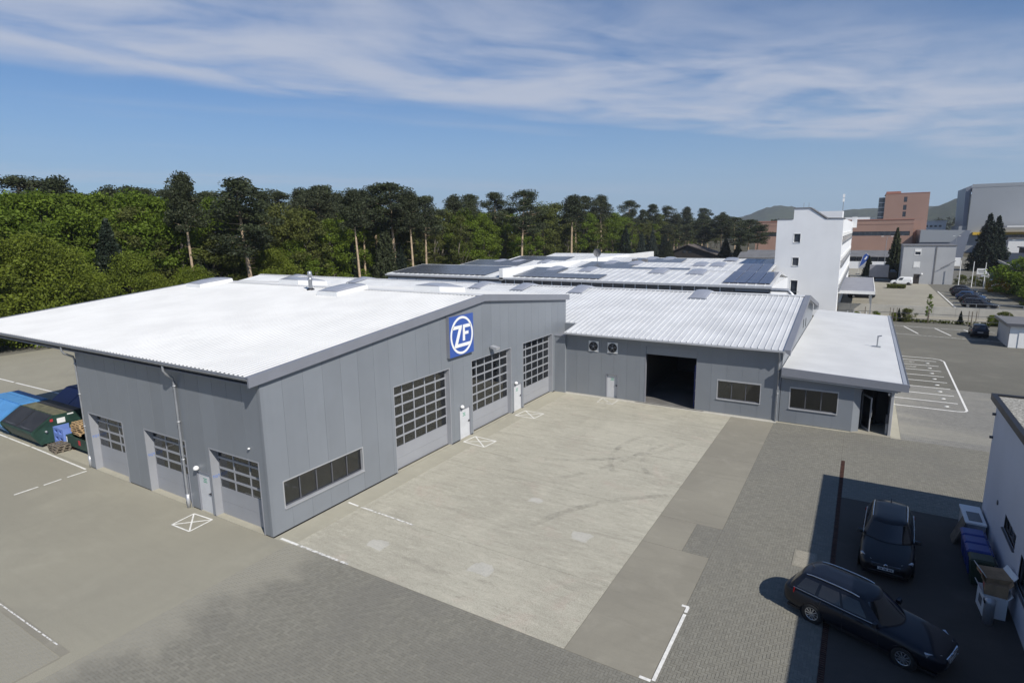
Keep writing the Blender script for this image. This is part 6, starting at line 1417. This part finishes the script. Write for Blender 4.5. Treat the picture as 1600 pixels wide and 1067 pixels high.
for i in range(64):
    y = 18 + i*6.4 + rr.uniform(-2, 2); x = -67 - rr.random()*9; h = rr.uniform(12, 17.5)
    plant(('slim', i % 3) if y > 60 or i % 2 else ('deci', i % 5), x, y, h, 'slender leafy tree in the lower storey of the forest edge, %s from the container end' % ORD[i], 'tree', 'understorey trees of the forest edge', wide=rr.uniform(1.0, 1.5))
for i in range(26):
    y = 66 + i*14 + rr.uniform(-4, 4); plant(('pine', i % 6), -70 - rr.random()*16, y, rr.uniform(17, 22) + y*.008, 'smaller pine among the forest edge trunks behind the hall, %s from the containers' % ORD[i], 'tree', 'smaller pines of the forest edge', wide=rr.uniform(.9, 1.3))
for i, (x, y, h) in enumerate([(-36.6, 272, 19.7), (-28.9, 264, 18.5), (-21.1, 250, 17.1), (-15.8, 236, 14.6), (-44.8, 276, 15.0), (-57.2, 285, 15.2), (-66.7, 290, 16.0), (-24.5, 246, 12.5), (-52, 300, 18.5)]):
    plant(('pine', (4, 2, 4, 2, 4, 2, 4, 2, 4)[i]), x, y, h, 'bushy dark pine near the pink building, %s counting towards the forest' % ORD[i], 'tree', 'dark pines beside the timber house', wide=2.0)
for i, (x, y, h) in enumerate([(-30.1, 249, 9.8), (-24, 243, 8.0), (-62, 268, 11), (-57, 258, 8.5), (-70, 262, 12.5)]):
    plant(('spruce', i % 2), x, y, h, 'dark spruce close to the timber house, %s from the pink building' % ORD[i], 'tree', 'spruces by the timber house', wide=1.6)
plant(('spruce', 0), 51.7, 205, 16.6, 'tall dark fir with the higher top in front of the warehouse', wide=1.3); plant(('spruce', 0), 53.9, 206, 15.9, 'tall dark fir with the lower top in front of the warehouse', wide=1.25)
plant(('spruce', 1), 28.0, 166, 13.0, 'slim dark spruce beside the plain grey house', wide=.9); plant(('spruce', 0), 22.4, 172, 5.6, 'small spruce in front of the low white workshop range', wide=1.3)
for i, (x, y, h, k) in enumerate([(47.5, 131, 7.4, 0), (49.5, 124, 6.4, 0), (47.8, 117, 5.6, 0), (52, 118, 6.6, 2), (46.4, 108, 4.6, 0), (50, 109, 5.2, 1), (46.5, 138, 4.2, 2), (54, 128, 6.5, 0), (49, 101, 4.0, 2), (48.5, 96, 3.6, 0)]):
    plant(('bush', k), x, y, h, 'leafy green bush in the bed behind the parked row, %s from the poles' % ORD[i], 'shrub', 'bushes behind the far parked row', wide=1.15)
plant(('yellow', 0), 44.8, 134, 3.2, 'yellow-flowering bush beside the far parked cars', 'shrub')
for i, (x, y) in enumerate(((40.6, 152), (42.5, 150), (43.8, 147))): plant(('bush', 2), x, y, 2.2, 'low dark shrub by the flag poles, %s from the grey house' % ORD[i], 'shrub', 'low shrubs by the flag poles')
for i, (x, y, h, k) in enumerate([(23.4, 83.3, 1.3, 1), (27.2, 83.2, 1.9, 2), (36.5, 83.2, 1.5, 1), (21.0, 83.2, 1.1, 1), (25.6, 83.3, 1.2, 1), (37.6, 83.4, 2.0, 2)]):
    plant(('bush', k), x, y, h, 'small bush in the planted strip along the railing, %s from the annex' % ORD[i] if i < 1 else 'small bush in the strip by the railing, number %s planted' % ORD[i], 'shrub', 'small bushes along the railing')
for i, x in enumerate((26.1, 33.1)): plant(('spruce', 0), x, 83.2, 1.9, ('clipped dark cone shrub nearer the annex in the planted strip', 'clipped dark cone shrub nearer the garage in the planted strip')[i], 'shrub', 'cone shrubs in the planted strip', 'cone_shrub', wide=1.0)
plant(('slim', 0), 29.5, 83.4, 4.0, 'young staked tree with pale new leaves by the railing', 'tree', name='young_tree', wide=.7)
hd = np.random.default_rng(9)
def hedge(x0, x1, y0, y1, h, label, mat, n=1500):
    P = np.stack([hd.uniform(x0, x1, n), hd.uniform(y0, y1, n), h*hd.random(n)**.6], 1); me = crown_mesh('hedge', P, hd.random(n), .28, MAT[mat], hd)
    tag(link('hedge', me), label, 'hedge', kind='stuff')
hedge(26, 29.4, 135.5, 137.6, .8, 'low clipped hedge strip on the far car park', 'leaf_d'); hedge(18, 42, 82.8, 83.5, .35, 'ground cover in the planted strip by the railing', 'leaf_d', 1500)
# deeper forest and the far wood: one mass each
def mass(name, label, spots, per, size, mat, kind_h=(.25, 1.0), spread=3.6, seed=3):
    rg = np.random.default_rng(seed); P, T = [], []
    for (x, y, h) in spots:
        k = per; d = rg.normal(size=(k, 3)); d /= np.linalg.norm(d, axis=1)[:, None]; f = rg.random(k)
        P.append(np.stack([x + d[:, 0]*spread*(1.1-.6*f), y + d[:, 1]*spread*(1.1-.6*f), h*(kind_h[0] + (kind_h[1]-kind_h[0])*f)], 1)); T.append(np.clip(rg.normal(.45, .2) + rg.normal(0, .2, k), 0, 1))
    P = np.concatenate(P); T = np.concatenate(T); me = crown_mesh(name, P, T, size, MAT[mat], rg); tag(link(name, me), label, 'forest', kind='stuff')
sp_ = [(rr.uniform(-135, -84), rr.uniform(-5, 470), rr.uniform(15, 20)) for _ in range(420)]
mass('forest', 'deeper mass of mixed forest behind the front trees', sp_, 260, 1.1, 'leaf_d', (.08, 1.0), 4.0)
sp_ = [(rr.uniform(-420, 900), rr.uniform(640, 780), rr.uniform(15, 23)) for _ in range(420)]
mass('far_forest', 'far dark wood between the factories and the hills', sp_, 90, 3.0, 'needle', (.05, 1.0), 7.0, 4)
# rough grass on the verge
n = 9000; P = np.stack([hd.uniform(-82, -70.2, n), hd.uniform(-12, 60, n), .18*hd.random(n)], 1)
me = crown_mesh('verge_grass', P, hd.random(n), .34, MAT['leaf_d'], hd, .3); tag(link('verge_grass', me), 'rough grass growing on the verge before the forest', 'grass', kind='stuff')

# ================================================================ air
hz_ = MB().box(-2650, 2950, -950, 4450, -9, 330).build('haze', MAT['black']); hz_.data.materials.clear()
m = bpy.data.materials.new('summer_haze'); m.use_nodes = True; t = m.node_tree; t.nodes.clear()
pv_ = t.nodes.new('ShaderNodeVolumePrincipled'); pv_.inputs['Color'].default_value = (.84, .90, 1.0, 1); pv_.inputs['Density'].default_value = .00013; pv_.inputs['Anisotropy'].default_value = .1
mo = t.nodes.new('ShaderNodeOutputMaterial'); t.links.new(pv_.outputs[0], mo.inputs['Volume']); hz_.data.materials.append(m)
tag(hz_, 'thin bluish summer haze over the whole place', 'haze', kind='stuff')
